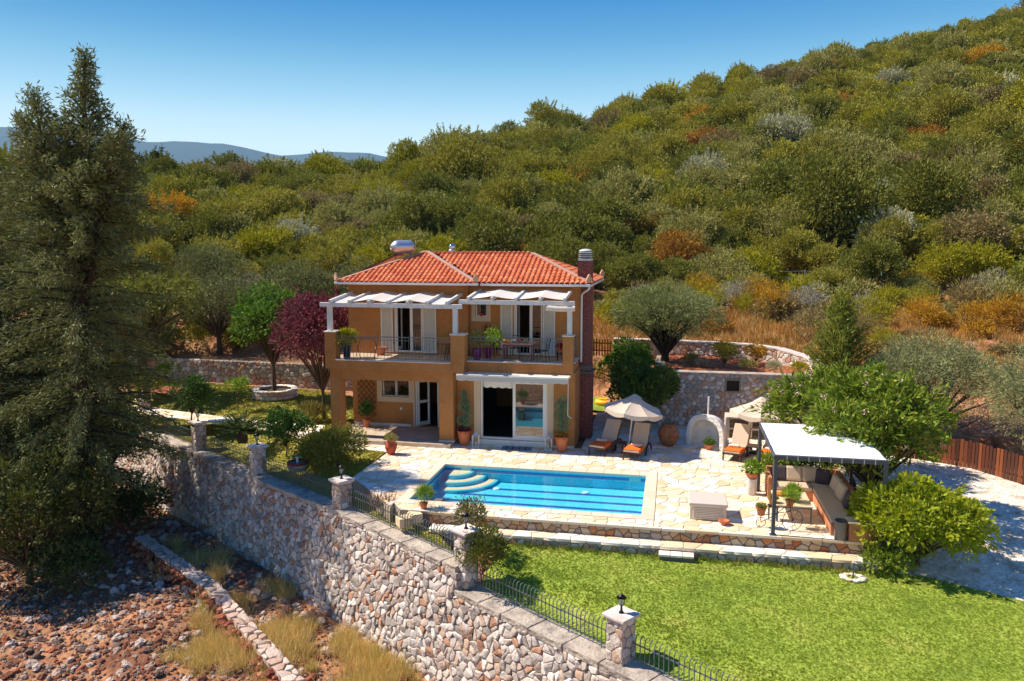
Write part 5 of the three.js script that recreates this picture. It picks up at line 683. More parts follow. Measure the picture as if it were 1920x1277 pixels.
scatter('dry_grass', 'tall straw coloured dry grass on the waste ground below the wall', 'grass', [tuft(811, 34, 0.34, 1.1, 0.01, 0.3), tuft(812, 22, 0.5, 0.7, 0.009, 0.3), tuft(813, 44, 0.24, 1.5, 0.011, 0.3)], 11000, 814, (r) => { const s = -9 + r() * 22, o = 0.95 + Math.pow(r(), 1.2) * 5.2, p = wallAt(s, o), d = noise(p.x, p.z, 5) + noise(p.z, p.x, 13) * 0.8; if (d < -0.16 + 0.075 * (o - 1.2) + (s < -3 ? 0.12 : 0)) return null; return [p.x, lowY(p.x, p.z) - 0.03, p.z]; }, ['#e8cf8c', '#dcbf74', '#eed9a0', '#cfb468', '#b4b460', '#e0c680']);
scatter('slope_dry_grass', 'dry golden grass between the shrubs of the slope', 'grass', [tuft(815, 26, 0.5, 0.7, 0.03), tuft(816, 24, 0.4, 0.8, 0.03)], 5200, 817, (r) => { const b = THREE.MathUtils.degToRad(-8 + r() * 32), R = 41.5 + r() * 27, x = Math.sin(b) * R, z = -Math.cos(b) * R; if (z > -41.2 && x < 7) return null; return [x, groundY(x, z) - 0.03, z]; }, ['#c9a258', '#b98a40', '#c48a48', '#a9883c', '#d1b070']);
{ // loose stones on the waste ground
  const r = rng(820), geos = [0, 1, 2, 3].map((i) => { const g = new THREE.IcosahedronGeometry(1, 1), p = g.attributes.position, q = rng(830 + i), m = new Map(); for (let k = 0; k < p.count; k++) { const key = [p.getX(k), p.getY(k), p.getZ(k)].map((v) => v.toFixed(3)).join(); if (!m.has(key)) m.set(key, 0.7 + q() * 0.5); const f = m.get(key); p.setXYZ(k, p.getX(k) * f * 1.2, p.getY(k) * f * 0.65, p.getZ(k) * f); } g.computeVertexNormals(); return prep(g); });
  const g = new THREE.Group(); g.name = 'loose_stones'; g.userData.kind = 'stuff'; tag(g, 'loose reddish and pale stones strewn over the waste ground', 'stones'); scene.add(g); const cols = ['#a98d78', '#94694f', '#b9a492', '#7f4c34', '#9a5638', '#6c574a', '#c4b0a0', '#85523a'], mt = stone('#ffffff', 0.02);
  geos.forEach((geo) => { const im = new THREE.InstancedMesh(geo, mt, 5600), m = new THREE.Matrix4(), c = new THREE.Color(); im.name = 'stones'; for (let i = 0; i < 5600; i++) { const s = -16 + r() * 28, o = 1.0 + r() * 11.5, p = wallAt(s, o), sz = 0.022 + Math.pow(r(), 9) * 0.11 + r() * 0.03; im.setMatrixAt(i, m.makeRotationFromEuler(new THREE.Euler(r() * 0.6, r() * 6.28, r() * 0.6)).scale(V(sz, sz, sz)).setPosition(p.x, lowY(p.x, p.z) + sz * 0.25, p.z)); im.setColorAt(i, c.set(cols[Math.floor(r() * 8)])); } g.add(im); });
}

// ---------------------------------------------------------------- furniture and garden things
const M_TERRA = mat(0xffffff, 0.85, { map: mottled(['#b05a34', '#bf6a42', '#c47850', '#b5623c'], 0.8, 901), bumpMap: B_FINE, bumpScale: 0.003 }), M_WICKER = mat('#4a3428', 0.7, { bumpMap: bumpy(0.12, 903, 8, 2), bumpScale: 0.004 }), M_CUSHION = mat('#c9b39c', 0.95, { bumpMap: B_FINE, bumpScale: 0.004 }), M_ORANGE = mat('#ee6a14', 0.95, { bumpMap: B_FINE, bumpScale: 0.006 }), M_TOWEL = mat('#dccdb8', 0.95, { bumpMap: B_FINE, bumpScale: 0.008 }), M_PLASTER = mat(0xffffff, 0.9, { map: mottled(['#d8cfc4', '#e4ddd4', '#e8e3dc'], 1.2, 905), bumpMap: B_STONE, bumpScale: 0.02 }), M_SOIL = mat('#3b2a1c', 0.95), M_SLATE = mat('#5c5f6a', 0.5, { metalness: 0.4 });
const stoneRed = ['#8a4a30', '#a05c3c', '#7a3f28', '#b07a58', '#94583c'].map((c) => stone(c, 0.02)), M_PARASOL = new THREE.MeshPhysicalMaterial({ color: '#dccab4', roughness: 0.9, transmission: 0.2, thickness: 0 });
function potGeo(r, h, lip = 0.05) { return lathe([[0, 0.0], [r * 0.66, 0], [r * 0.92, h * 0.82], [r * 1.02, h * 0.83], [r * 1.02, h], [r * 0.92, h], [r * 0.88, h * 0.86], [0, h * 0.86]], 22); }
function pot(name, label, pos, r, h, plant, m = M_TERRA) { const g = thing(name, label, 'plant pot', pos); const body = part(g, 'pot', potGeo(r, h), m); part(body, 'soil', new THREE.CylinderGeometry(r * 0.88, r * 0.86, 0.01, 16).translate(0, h * 0.9, 0), M_SOIL); if (plant) { const c = crown(plant.seed, { clumps: 9, cr: 0.5, n: 500, l: 0.1, w: 0.45, ...plant }); const q = part(g, 'plant', c.geo, plant.mat); q.position.y = h * 0.8; if (plant.stem) part(g, 'stem', bar([0, h * 0.7, 0], [0, h * 0.8 + plant.cy, 0], 0.014, 6), M_BARK); } return g; }
// topiaries either side of the sliding door
[[-8.02, -29.78, 'left', [[0, 1.5, 0.1], [0.06, 1.25, 0.09], [-0.04, 1.02, 0.15], [0.1, 0.95, 0.12], [0.14, 0.72, 0.14], [-0.1, 0.45, 0.15], [0.12, 0.4, 0.16]]], [-4.08, -29.6, 'right', [[0.04, 1.42, 0.17], [-0.1, 1.25, 0.15], [0.1, 1.2, 0.16], [0.02, 0.98, 0.16], [-0.14, 0.86, 0.13], [0.12, 0.72, 0.14], [-0.08, 0.48, 0.16], [0.08, 0.42, 0.14]]]].forEach(([x, z, side, balls], i) => {
  const g = thing('topiary_pot', `tall terracotta pot with cloud pruned topiary ${side} of the sliding door`, 'plant pot', [x, 0, z], 0, 'topiary pots by the sliding door'); part(g, 'pot', potGeo(0.27, 0.6), M_TERRA); const L = new Leaves(910 + i), r = L.r; part(g, 'stem', merge([limb([[0, 0.5, 0], [0.04, 1.0, 0.02], [-0.02, 1.5, 0], [0, 2.0, 0]], 0.022, 0.008, 6), ...balls.map(([bx_, by]) => limb([[0, by + 0.35, 0], [bx_ * 0.5, by + 0.48, 0], [bx_, by + 0.55, 0]], 0.01, 0.006, 5))]), M_BARK);
  for (const [bx_, by, br] of balls) for (let k = 0; k < 340; k++) { const d = L.dir(); L.add(V(bx_, by + 0.55, 0).addScaledVector(d, br * 1.15 * (0.5 + 0.5 * r())), d.clone().add(L.dir().multiplyScalar(0.6)).normalize(), 0.09, 0.022, 0.3, 0.05); } part(g, 'foliage', L.geo(), leafMat('#86a078', 0.35)); const fl = crown(915 + i, { rx: 0.24, ry: 0.12, cy: 0.06, clumps: 8, cr: 0.5, n: 260, l: 0.07, w: 0.5 }).geo; part(g, 'underplanting', fl, LM[i ? 'rust' : 'plum']).position.y = 0.54;
});
[[-7.5, -29.62, 'left'], [-4.62, -29.72, 'right']].forEach(([x, z, side]) => { const g = thing('candle_lantern', `white framed candle lantern on the floor at the ${side} end of the door sill`, 'lantern', [x, 0, z], 0.1, 'floor lanterns by the sliding door'), f = [], s = 0.12; for (const a of [-s, s]) for (const b of [-s, s]) f.push(bx(a - 0.01, a + 0.01, 0.03, 0.46, b - 0.01, b + 0.01)); f.push(bx(-s - 0.02, s + 0.02, 0, 0.03, -s - 0.02, s + 0.02)); part(g, 'frame', merge(f), M_WHITE); part(g, 'lid', lathe([[0.19, 0.46], [0.17, 0.49], [0.05, 0.56], [0.03, 0.6], [0, 0.6]], 4).rotateY(Math.PI / 4), M_WHITE); part(g, 'candle', lathe([[0, 0.03], [0.04, 0.03], [0.04, 0.2], [0, 0.2]], 12), M_TOWEL); });
{ const g = thing('doormat', 'striped blue grey doormat on the paving before the sliding door', 'doormat', [-5.85, 0.012, -29.62], 0.03); part(g, 'backing', bx(-0.6, 0.6, 0, 0.01, -0.26, 0.26), mat('#8d949a', 0.95)); for (let i = 0; i < 9; i++) part(g, 'stripe', bx(-0.57 + i * 0.127, -0.5 + i * 0.127, 0.011, 0.017, -0.25, 0.25), mat(i % 2 ? '#3f4a58' : '#6f7d8c', 0.95)); }
{ const g = thing('clay_vase', 'red clay vase with small plant standing on the terrace before the porch', 'vase', [-10.4, 0, -27.9]); part(g, 'body', lathe([[0, 0], [0.12, 0], [0.15, 0.05], [0.23, 0.26], [0.22, 0.36], [0.13, 0.46], [0.16, 0.5], [0.13, 0.5], [0.1, 0.45], [0, 0.44]], 20), mat('#b04a2c', 0.7)); for (const s of [-1, 1]) part(g, 'handle', tube([[0.13 * s, 0.46, 0], [0.24 * s, 0.46, 0], [0.23 * s, 0.34, 0]], 0.016, 10, 6), mat('#b04a2c', 0.7)); part(g, 'plant', crown(920, { rx: 0.22, ry: 0.2, cy: 0.12, clumps: 9, cr: 0.45, n: 320, l: 0.09, w: 0.3, droop: -0.4 }).geo, LM.olive).position.y = 0.46; }
pot('plant_pot', 'terracotta pot with leafy plant in front of the porch trellis', [-12.75, 0.15, -31.35], 0.17, 0.34, { seed: 921, rx: 0.22, ry: 0.42, cy: 0.42, n: 300, l: 0.13, mat: LM.citrus });
pot('plant_pot', 'small orange pot with flowers beside the left porch pillar', [-13.55, 0.02, -30.9], 0.14, 0.2, { seed: 922, rx: 0.15, ry: 0.1, cy: 0.08, n: 160, l: 0.07, mat: LM.gold });
// sun loungers
{
  const mk = () => { const g = thing('sun_lounger', '', 'sun lounger', [0, 0, 0], 0, 'sun loungers by the garden wall'), w = 0.34;
    part(g, 'frame', merge([bx(-w, -w + 0.05, 0.24, 0.31, -0.4, 0.95, 0.015), bx(w - 0.05, w, 0.24, 0.31, -0.4, 0.95, 0.015), bx(-w + 0.05, w - 0.05, 0.25, 0.3, 0.88, 0.95), bx(-w + 0.05, w - 0.05, 0.26, 0.29, -0.4, 0.88)]), M_WICKER);
    for (const s of [-1, 1]) { part(g, 'leg', tube([[s * (w - 0.03), 0.0, 0.9], [s * (w - 0.03), 0.15, 0.93], [s * (w - 0.03), 0.27, 0.88]], 0.03, 8, 6), M_WICKER); part(g, 'arched_leg', tube([[s * w, 0.0, 0.05], [s * w, 0.22, -0.1], [s * w, 0.36, -0.38], [s * w, 0.3, -0.7], [s * w, 0.0, -0.95]], 0.034, 16, 6), M_WICKER); }
    part(g, 'back_frame', merge([beam([0, 0.29, -0.33], [0, 0.93, -0.83], 0.64, 0.04)]), M_WICKER);
    const sc = bx(-0.31, 0.31, 0.31, 0.39, -0.32, 0.97, 0.035); part(g, 'seat_cushion', sc, M_CUSHION); const bc = new RoundedBoxGeometry(0.62, 0.08, 0.9, 3, 0.035); bc.rotateX(0.9); bc.translate(0, 0.7, -0.56); part(g, 'back_cushion', boxUV(bc), M_CUSHION); return g; };
  const first = mk(), spots = [[-2.42, -30.15, -0.3, 'leftmost, beside the chimney'], [-1.2, -29.72, -0.19, 'second, right of the first parasol pole'], [2.52, -30.3, -0.3, 'third, right of the white outdoor oven'], [3.72, -30.1, -0.3, 'fourth, half hidden behind the gazebo post']];
  spots.forEach(([x, z, t, w], i) => {
    const label = 'dark wicker sun lounger with cream cushion, ' + w; let o = first; if (i) o = copy(first, label, [x, 0, z], t); else { first.userData.label = label; first.position.set(x, 0, z); first.rotation.y = t; }
    const c = Math.cos(t), s = Math.sin(t), at = (lx, y, lz) => [x + lx * c + lz * s, y, z - lx * s + lz * c], nth = ['leftmost', 'second', 'third', 'fourth'][i];
    const tw = single('orange_towel', (() => { const g = new THREE.PlaneGeometry(0.76, 0.78, 16, 12); g.rotateX(-Math.PI / 2); const p = g.attributes.position, r = rng(930 + i); for (let k = 0; k < p.count; k++) { const u = p.getX(k), v = p.getZ(k), e = Math.max(0, Math.abs(u) - 0.31), f = Math.max(0, v - 0.38); p.setXYZ(k, Math.sign(u) * Math.min(Math.abs(u), 0.325 + e * 0.15), 0.412 - e * 2.2 - f * 0.5 + Math.sin(u * 21 + v * 13 + i) * 0.004, 0.58 + v + (f > 0 ? -f * 0.3 : 0)); } g.computeVertexNormals(); return boxUV(g); })(), M_ORANGE, `bright orange towel spread over the foot of the ${nth} sun lounger`, 'towel', 'orange towels'); tw.position.set(x, 0, z); tw.rotation.y = t;
    const rt = single('folded_towel', bx(-0.2, 0.2, 0, 0.07, -0.11, 0.11, 0.03), M_TOWEL, `folded cream towel lying on the ${nth} sun lounger`, 'towel', 'folded towels'); rt.position.set(...at(i % 2 ? 0.04 : -0.06, 0.42, 0.3)); rt.rotation.y = t + (i % 2 ? -0.5 : 0.15);
  });
}
function sideTable(x, z, label) { const g = thing('side_table', label, 'table', [x, 0, z], -0.25, 'wicker side tables'); part(g, 'top', bx(-0.24, 0.24, 0.36, 0.41, -0.24, 0.24, 0.015), M_WICKER); for (const a of [-0.2, 0.2]) for (const b of [-0.2, 0.2]) part(g, 'leg', bx(a - 0.025, a + 0.025, 0, 0.36, b - 0.025, b + 0.025), M_WICKER); }
sideTable(-1.9, -29.9, 'dark wicker side table between the two left sun loungers'); sideTable(3.15, -30.4, 'dark wicker side table between the two right sun loungers');
function parasol(x, z, label, tilt, turn, y0) {
  const g = thing('parasol', label, 'parasol', [x, 0, z], 0, 'cream parasols'), R = 1.14, n = 8, rim = y0, apex = y0 + 0.52;
  part(g, 'base', lathe([[0, 0], [0.26, 0], [0.26, 0.06], [0.05, 0.1], [0.04, 0.3], [0, 0.3]], 18), M_SLATE); part(g, 'pole', bar([0, 0.1, 0], [tilt * 1.6, apex, 0], 0.024, 10), M_TOWEL);
  const P = (i, r, y) => { const a = i / n * Math.PI * 2 + turn; return [Math.cos(a) * r + tilt * y * 0.72, y - Math.cos(a) * r * tilt * 0.85, Math.sin(a) * r]; };
  for (let i = 0; i < n; i++) { const pts = []; const A = P(i, 0.16, apex - 0.05), B = P(i + 1, 0.16, apex - 0.05), rows = 5; const pos = [], I = []; for (let k = 0; k <= rows; k++) for (let j = 0; j <= 4; j++) { const t = k / rows, rr = lerp(0.16, R, t), yy = lerp(apex - 0.05, rim, t) - 0.05 * Math.sin(t * Math.PI), a = P(i, rr, yy), b = P(i + 1, rr, yy), u = j / 4, sag = -0.05 * Math.sin(u * Math.PI) * t; pos.push(lerp(a[0], b[0], u), lerp(a[1], b[1], u) + sag, lerp(a[2], b[2], u)); } for (let k = 0; k < rows; k++) for (let j = 0; j < 4; j++) { const q = k * 5 + j; I.push(q, q + 1, q + 5, q + 1, q + 6, q + 5); } const c = new THREE.BufferGeometry(); c.setAttribute('position', new THREE.Float32BufferAttribute(pos, 3)); c.setIndex(I); c.computeVertexNormals(); const panel = part(g, 'canopy_panel', boxUV(c), M_PARASOL);
    const v = [], vi = []; for (let j = 0; j <= 6; j++) { const u = j / 6, a = P(i, R, rim), b = P(i + 1, R, rim), sag = -0.05 * Math.sin(u * Math.PI), x0 = lerp(a[0], b[0], u), y1 = lerp(a[1], b[1], u) + sag, z0 = lerp(a[2], b[2], u), h = 0.13 + 0.04 * Math.sin(u * Math.PI); v.push(x0, y1, z0, x0 * 1.008, y1 - h, z0 * 1.008); } for (let j = 0; j < 6; j++) vi.push(j * 2, j * 2 + 1, j * 2 + 2, j * 2 + 1, j * 2 + 3, j * 2 + 2); const w = new THREE.BufferGeometry(); w.setAttribute('position', new THREE.Float32BufferAttribute(v, 3)); w.setIndex(vi); w.computeVertexNormals(); part(panel, 'valance', boxUV(w), M_PARASOL); const ra = P(i, 0.06, apex - 0.08), rb = P(i, R, rim - 0.015); part(g, 'rib', bar(ra, rb, 0.01, 5), M_TOWEL); }
  const top = lathe([[0.3, apex - 0.1], [0.16, apex - 0.01], [0.05, apex + 0.05], [0, apex + 0.06]], 8); top.translate(tilt * apex * 0.72, 0, 0); part(g, 'vent_cap', top, M_PARASOL);
}
parasol(-1.55, -29.9, 'cream parasol over the two left sun loungers', 0.13, 0.25, 1.72); parasol(3.3, -30.8, 'cream parasol half hidden by oleander, over the two right sun loungers', 0.06, 0.1, 1.62);
{ const g = thing('clay_urn', 'big round weathered clay urn right of the second sun lounger', 'urn', [-0.05, 0, -31.4]); part(g, 'body', lathe([[0, 0], [0.2, 0], [0.3, 0.1], [0.41, 0.35], [0.42, 0.5], [0.35, 0.7], [0.22, 0.8], [0.25, 0.86], [0.2, 0.87], [0.16, 0.8], [0, 0.7]], 26), mat(0xffffff, 0.9, { map: mottled(['#7d4a2c', '#9a6038', '#a8744c', '#8a5838'], 0.7, 940), bumpMap: B_STONE, bumpScale: 0.01 })); part(g, 'band', new THREE.TorusGeometry(0.415, 0.014, 6, 28).rotateX(Math.PI / 2).translate(0, 0.52, 0), M_TERRA); }
{ // white apse shaped outdoor oven
  const g = thing('outdoor_oven', 'whitewashed half dome outdoor oven with thin flue pipe', 'oven', [1.4, 0, -31.3], -0.55), prof = (r, h) => { const p = []; for (let i = 0; i <= 14; i++) { const t = i / 14; p.push(t < 0.3 ? [r, t / 0.3 * h * 0.38] : [r * Math.cos((t - 0.3) / 0.7 * Math.PI / 2) ** 0.75, h * (0.38 + 0.62 * Math.sin((t - 0.3) / 0.7 * Math.PI / 2))]); } return p.map(([x, y]) => [Math.max(x, 0.001), y]); };
  const half = (r, h) => prep(new THREE.LatheGeometry(prof(r, h).map((p) => new THREE.Vector2(...p)), 22, Math.PI / 2, Math.PI)); part(g, 'outer_shell', boxUV(half(0.8, 1.3)), M_PLASTER); part(g, 'inner_shell', boxUV(half(0.66, 1.14)), M_PLASTER);
  const o = prof(0.8, 1.3), n = prof(0.66, 1.14), sh = new THREE.Shape(); sh.moveTo(o[0][0], 0); for (const p of o) sh.lineTo(p[0], p[1]); for (const p of [...o].reverse()) sh.lineTo(-p[0], p[1]); sh.lineTo(-n[0][0], 0); for (const p of n) sh.lineTo(-p[0], p[1]); for (const p of [...n].reverse()) sh.lineTo(p[0], p[1]); const e = new THREE.ExtrudeGeometry(sh, { depth: 0.1, bevelEnabled: true, bevelSize: 0.025, bevelThickness: 0.03, bevelSegments: 3 }); part(g, 'arch_rim', boxUV(e), M_PLASTER); part(g, 'floor', bx(-0.66, 0.66, 0, 0.05, -0.6, 0.05), M_PLASTER); part(g, 'flue', bar([-0.05, 1.2, -0.2], [-0.05, 2.0, -0.2], 0.035, 8), M_WHITE);
  pot('bowl_pot', 'low terracotta bowl of succulents inside the white oven', [1.5, 0.03, -31.0], 0.19, 0.2, { seed: 941, rx: 0.18, ry: 0.13, cy: 0.08, n: 200, l: 0.09, mat: LM.glossy });
}
{ const g = thing('masonry_counter', 'pinkish plastered counter with dark openings beside the white oven', 'counter', [3.1, 0, -33.4]), M = mat(0xffffff, 0.9, { map: mottled(['#cdb8a0', '#d8c6b0', '#dccbb8'], 1.4, 943) }); part(g, 'slab', bx(-0.85, 1.1, 0.82, 0.9, -0.5, 0.4, 0.02), M); for (const x of [-0.8, 0.1, 0.95]) part(g, 'support', bx(x - 0.06, x + 0.1, 0, 0.82, -0.45, 0.34), M); part(g, 'back', bx(-0.8, 1.0, 0, 0.82, -0.5, -0.46), M); part(g, 'shelf', bx(-0.74, 0.9, 0.36, 0.42, -0.45, 0.3), M); }
{ const g = thing('storage_box', 'cream storage chest with louvred front on the pool terrace', 'storage box', [1.14, 0.004, -23.3]), M = mat('#d9c9b2', 0.6), w = 0.52; part(g, 'body', bx(-w, w, 0, 0.42, -0.52, 0.46, 0.02), M); part(g, 'lid', bx(-w - 0.03, w + 0.03, 0.42, 0.52, -0.58, 0.53, 0.03), mat('#d2c2b4', 0.6)); for (let i = 0; i < 7; i++) part(g, 'slat', bx(-0.42, 0.42, 0.04 + i * 0.05, 0.065 + i * 0.05, 0.46, 0.48, 0.006), M); }
single('clay_dish', lathe([[0, 0.0], [0.07, 0], [0.16, 0.08], [0.17, 0.12], [0.14, 0.13], [0.06, 0.06], [0, 0.05]], 20), M_TERRA, 'small tipped clay dish at the corner of the storage chest', 'dish').position.set(1.58, 0.006, -22.58);
// gazebo with corner sofa
{
  const g = thing('gazebo', 'grey metal gazebo with stretched white canvas roof at the terrace end', 'gazebo', [2.85, 0, -22.02]), W = 2.8, D = 3.95, H = 2.24, s = 0.05;
  for (const [x, z] of [[0, 0], [0, -D], [W, 0], [W, -D]]) { part(g, 'post', bx(x - s, x + s, 0, H, z - s, z + s, 0.01), M_SLATE); part(g, 'foot_plate', bx(x - 0.09, x + 0.09, 0.002, 0.018, z - 0.09, z + 0.09), M_SLATE); }
  part(g, 'beam', bx(-s, W + s, H - 0.09, H + 0.02, -0.04, 0.06), M_SLATE); part(g, 'beam', bx(-s, W + s, H - 0.09, H + 0.02, -D - 0.05, -D + 0.05), M_SLATE); part(g, 'beam', bx(-s, s, H - 0.09, H + 0.02, -D + 0.05, -0.04), M_SLATE); part(g, 'beam', bx(W - s, W + s, H - 0.09, H + 0.02, -D + 0.05, -0.04), M_SLATE);
  const c = new THREE.PlaneGeometry(W + 0.02, D - 0.02, 18, 18); c.rotateX(-Math.PI / 2); const p = c.attributes.position; for (let i = 0; i < p.count; i++) { const u = p.getX(i) / W, v = p.getZ(i) / D; p.setY(i, Math.cos(u * Math.PI) * 0.1 * Math.cos(v * Math.PI) + 0.012 * Math.sin(v * 26)); } c.computeVertexNormals(); c.translate(W / 2, H + 0.03, -D / 2); part(g, 'canvas_roof', boxUV(c), new THREE.MeshPhysicalMaterial({ color: '#f4f5f6', roughness: 0.8, transmission: 0.05, thickness: 0 })); for (let i = 1; i < 10; i++) part(g, 'lacing', bx(i * 0.28 - 0.006, i * 0.28 + 0.006, H - 0.1, H + 0.03, 0.062, 0.07), M_WHITE);
}
{
  const g = thing('corner_sofa', 'terracotta plastered corner sofa with cream seat cushions under the gazebo', 'sofa', [4.4, 0, -25]), M = mat(0xffffff, 0.9, { map: mottled(['#b0704c', '#bd7e58', '#c28a66'], 1.2, 950) });
  part(g, 'base', merge([bx(-1.22, 0, 0.01, 0.33, -1.05, -0.22), bx(0, 0.78, 0.01, 0.33, -1.05, 2.72)]), M); part(g, 'backrest_wall', bx(-1.3, 0.92, 0.01, 0.82, -1.18, -1.052), M); part(g, 'backrest_wall', bx(0.78, 0.92, 0.01, 0.82, -1.05, 2.72), M); part(g, 'arm', bx(-1.34, -1.222, 0.01, 0.7, -1.05, -0.2), M);
  part(g, 'seat_cushion', bx(-1.2, -0.01, 0.33, 0.45, -1.02, -0.19, 0.04), M_CUSHION); part(g, 'seat_cushion', bx(0.0, 0.76, 0.33, 0.45, -1.02, 0.82, 0.04), M_CUSHION); part(g, 'seat_cushion', bx(0.0, 0.76, 0.33, 0.45, 0.83, 2.7, 0.04), M_CUSHION);
  const pil = (x, z, t, m, what, w = 0.52) => { const q = new RoundedBoxGeometry(w, 0.48, 0.17, 4, 0.08), p = q.attributes.position; for (let i = 0; i < p.count; i++) { const u = p.getX(i) / w * 2, v = p.getY(i) / 0.24; p.setZ(i, p.getZ(i) * (1.15 - 0.3 * Math.max(u * u, v * v))); } q.computeVertexNormals(); q.rotateX(-0.28); const o = single('cushion', boxUV(q), m, what, 'cushion', 'loose cushions on the corner sofa'); o.position.set(x, 0.69, z); o.rotation.y = t; }; const MD = mat('#4c4148', 0.95, { bumpMap: B_FINE, bumpScale: 0.004 });
  pil(3.48, -25.86, 0, MD, 'dark grey cushion at the left end of the corner sofa', 0.46); pil(3.9, -25.86, 0, M_CUSHION, 'cream cushion next to the left dark one on the sofa'); pil(4.42, -25.86, 0, M_CUSHION, 'cream cushion with shadow stripes, middle of the sofa back'); pil(4.78, -25.7, -0.4, MD, 'dark grey cushion in the corner of the sofa', 0.48); pil(5.02, -25.0, -1.5, M_CUSHION, 'cream cushion on the right wing of the sofa, nearest the corner', 0.7); pil(5.02, -24.2, -1.55, M_CUSHION, 'cream cushion in the middle of the right wing of the sofa', 0.7); pil(5.02, -23.3, -1.6, MD, 'dark cushion at the near end of the right wing of the sofa', 0.46);
  const t = thing('low_table', 'low cream table in front of the corner sofa', 'table', [3.56, 0, -23.8]), MT = mat('#dcc9a8', 0.5); part(t, 'top', bx(-0.5, 0.5, 0.47, 0.51, -0.7, 0.7, 0.01), MT); for (const a of [-0.46, 0.46]) for (const b of [-0.66, 0.66]) part(t, 'leg', bx(a - 0.02, a + 0.02, 0, 0.47, b - 0.02, b + 0.02), M_SLATE); part(t, 'apron', merge([bx(-0.46, 0.46, 0.42, 0.46, 0.645, 0.665), bx(-0.46, 0.46, 0.42, 0.46, -0.665, -0.645)]), M_SLATE);
  const ct = thing('wicker_planter', 'grey wicker cylinder planter at the end of the corner sofa', 'planter', [4.6, 0, -22.06]); part(ct, 'basket', lathe([[0, 0], [0.15, 0], [0.15, 0.52], [0.12, 0.52], [0.11, 0.45], [0, 0.45]], 20), mat('#8d7f76', 0.9, { bumpMap: bumpy(0.1, 952, 6, 2), bumpScale: 0.01 })); part(ct, 'rim', new THREE.TorusGeometry(0.14, 0.018, 6, 20).rotateX(Math.PI / 2).translate(0, 0.52, 0), M_WICKER);
  const cb = thing('side_cabinet', 'brown cabinet with cream top between the sofa and the bright bush', 'cabinet', [5.15, 0, -22.12]); part(cb, 'body', bx(-0.35, 0.45, 0, 0.5, -0.25, 0.2), M); part(cb, 'top', bx(-0.38, 0.48, 0.5, 0.54, -0.28, 0.23, 0.01), MT);
}
// plants round the gazebo
{ const g = thing('bicycle_planter', 'black wire bicycle plant stand carrying two clay pots', 'plant stand', [3.0, 0.012, -22.5], -0.15), w = (x, r, n) => { const t = new THREE.TorusGeometry(r, 0.009, 5, 28); t.rotateY(0.5); t.translate(x, r, 0); return part(g, n, prep(t), M_BLACK); }; w(0.42, 0.3, 'front_wheel'); w(-0.42, 0.14, 'rear_wheel'); part(g, 'frame', merge([bar([0.42, 0.3, 0], [0.3, 0.85, 0], 0.01), bar([0.3, 0.75, 0], [-0.1, 0.35, 0], 0.01), bar([-0.1, 0.35, 0], [-0.42, 0.14, 0], 0.01), bar([0.36, 0.55, 0], [-0.42, 0.34, 0], 0.01), bar([0.15, 0.86, 0], [0.45, 0.84, 0], 0.01), bar([-0.42, 0.14, 0], [-0.42, 0.34, 0], 0.01)]), M_BLACK);
  part(g, 'spoke', merge([0, 1, 2, 3, 4, 5].map((k) => { const a = k / 6 * Math.PI; return bar([0.42 - Math.cos(a) * 0.3 * 0.88, 0.3 - Math.sin(a) * 0.3, Math.cos(a) * 0.3 * 0.48], [0.42 + Math.cos(a) * 0.3 * 0.88, 0.3 + Math.sin(a) * 0.3, -Math.cos(a) * 0.3 * 0.48], 0.004, 4); })), M_BLACK);
  pot('plant_pot', 'clay pot of succulents on the rear of the bicycle plant stand', [2.58, 0.36, -22.56], 0.145, 0.24, { seed: 960, rx: 0.12, ry: 0.06, cy: 0.05, n: 160, l: 0.07, mat: LM.olive }); pot('plant_pot', 'clay pot of feathery greenery on the front of the bicycle plant stand', [3.36, 0.62, -22.7], 0.13, 0.2, { seed: 961, rx: 0.22, ry: 0.14, cy: 0.12, n: 420, l: 0.12, w: 0.15, mat: LM.fresh }); }
pot('plant_pot', 'clay pot standing behind the front post of the gazebo', [2.98, 0.42, -23.3], 0.13, 0.26, { seed: 962, rx: 0.1, ry: 0.05, cy: 0.03, n: 80, l: 0.07, mat: LM.olive }); single('pot_stool', merge([bx(-0.13, 0.13, 0.38, 0.42, -0.13, 0.13, 0.01), ...[[-0.1, -0.1], [-0.1, 0.1], [0.1, -0.1], [0.1, 0.1]].map(([a, b]) => bar([a, 0, b], [a, 0.38, b], 0.012))]), M_BLACK, 'small black metal stool under the clay pot by the gazebo', 'stool').position.set(2.98, 0.01, -23.3);
pot('plant_pot', 'clay pot with grassy plant on the low table', [3.55, 0.51, -23.5], 0.13, 0.2, { seed: 963, rx: 0.2, ry: 0.16, cy: 0.12, n: 420, l: 0.14, w: 0.14, droop: -0.4, mat: LM.fresh });
single('fruit_dish', lathe([[0, 0], [0.08, 0], [0.17, 0.05], [0.18, 0.06], [0.08, 0.02], [0, 0.02]], 18), mat('#d9812c', 0.6), 'orange dish on the low table', 'dish').position.set(3.3, 0.511, -24.05);
{ const g = thing('stone_post', 'short whitewashed stone post carrying a flower bowl beside the gazebo', 'post', [2.6, 0, -25.6]); part(g, 'shaft', lathe([[0, 0], [0.16, 0], [0.15, 0.5], [0.16, 0.55], [0, 0.56]], 14), PAL_RUBBLE[3]); pot('bowl_pot', 'terracotta bowl of trailing greenery on the whitewashed post', [2.6, 0.56, -25.6], 0.22, 0.16, { seed: 964, rx: 0.3, ry: 0.22, cy: 0.14, n: 420, l: 0.11, mat: LM.fresh }); }
T('shrub', 'leafy green shrub between the third lounger and the gazebo', 'shrub', [3.55, 0, -26.9], { seed: 965, rx: 0.75, ry: 0.45, cy: 0.5, clumps: 14, cr: 0.42, n: 1300, l: 0.15, w: 0.4, trunk: 0.02, fork: 0.15, mat: LM.oleander });
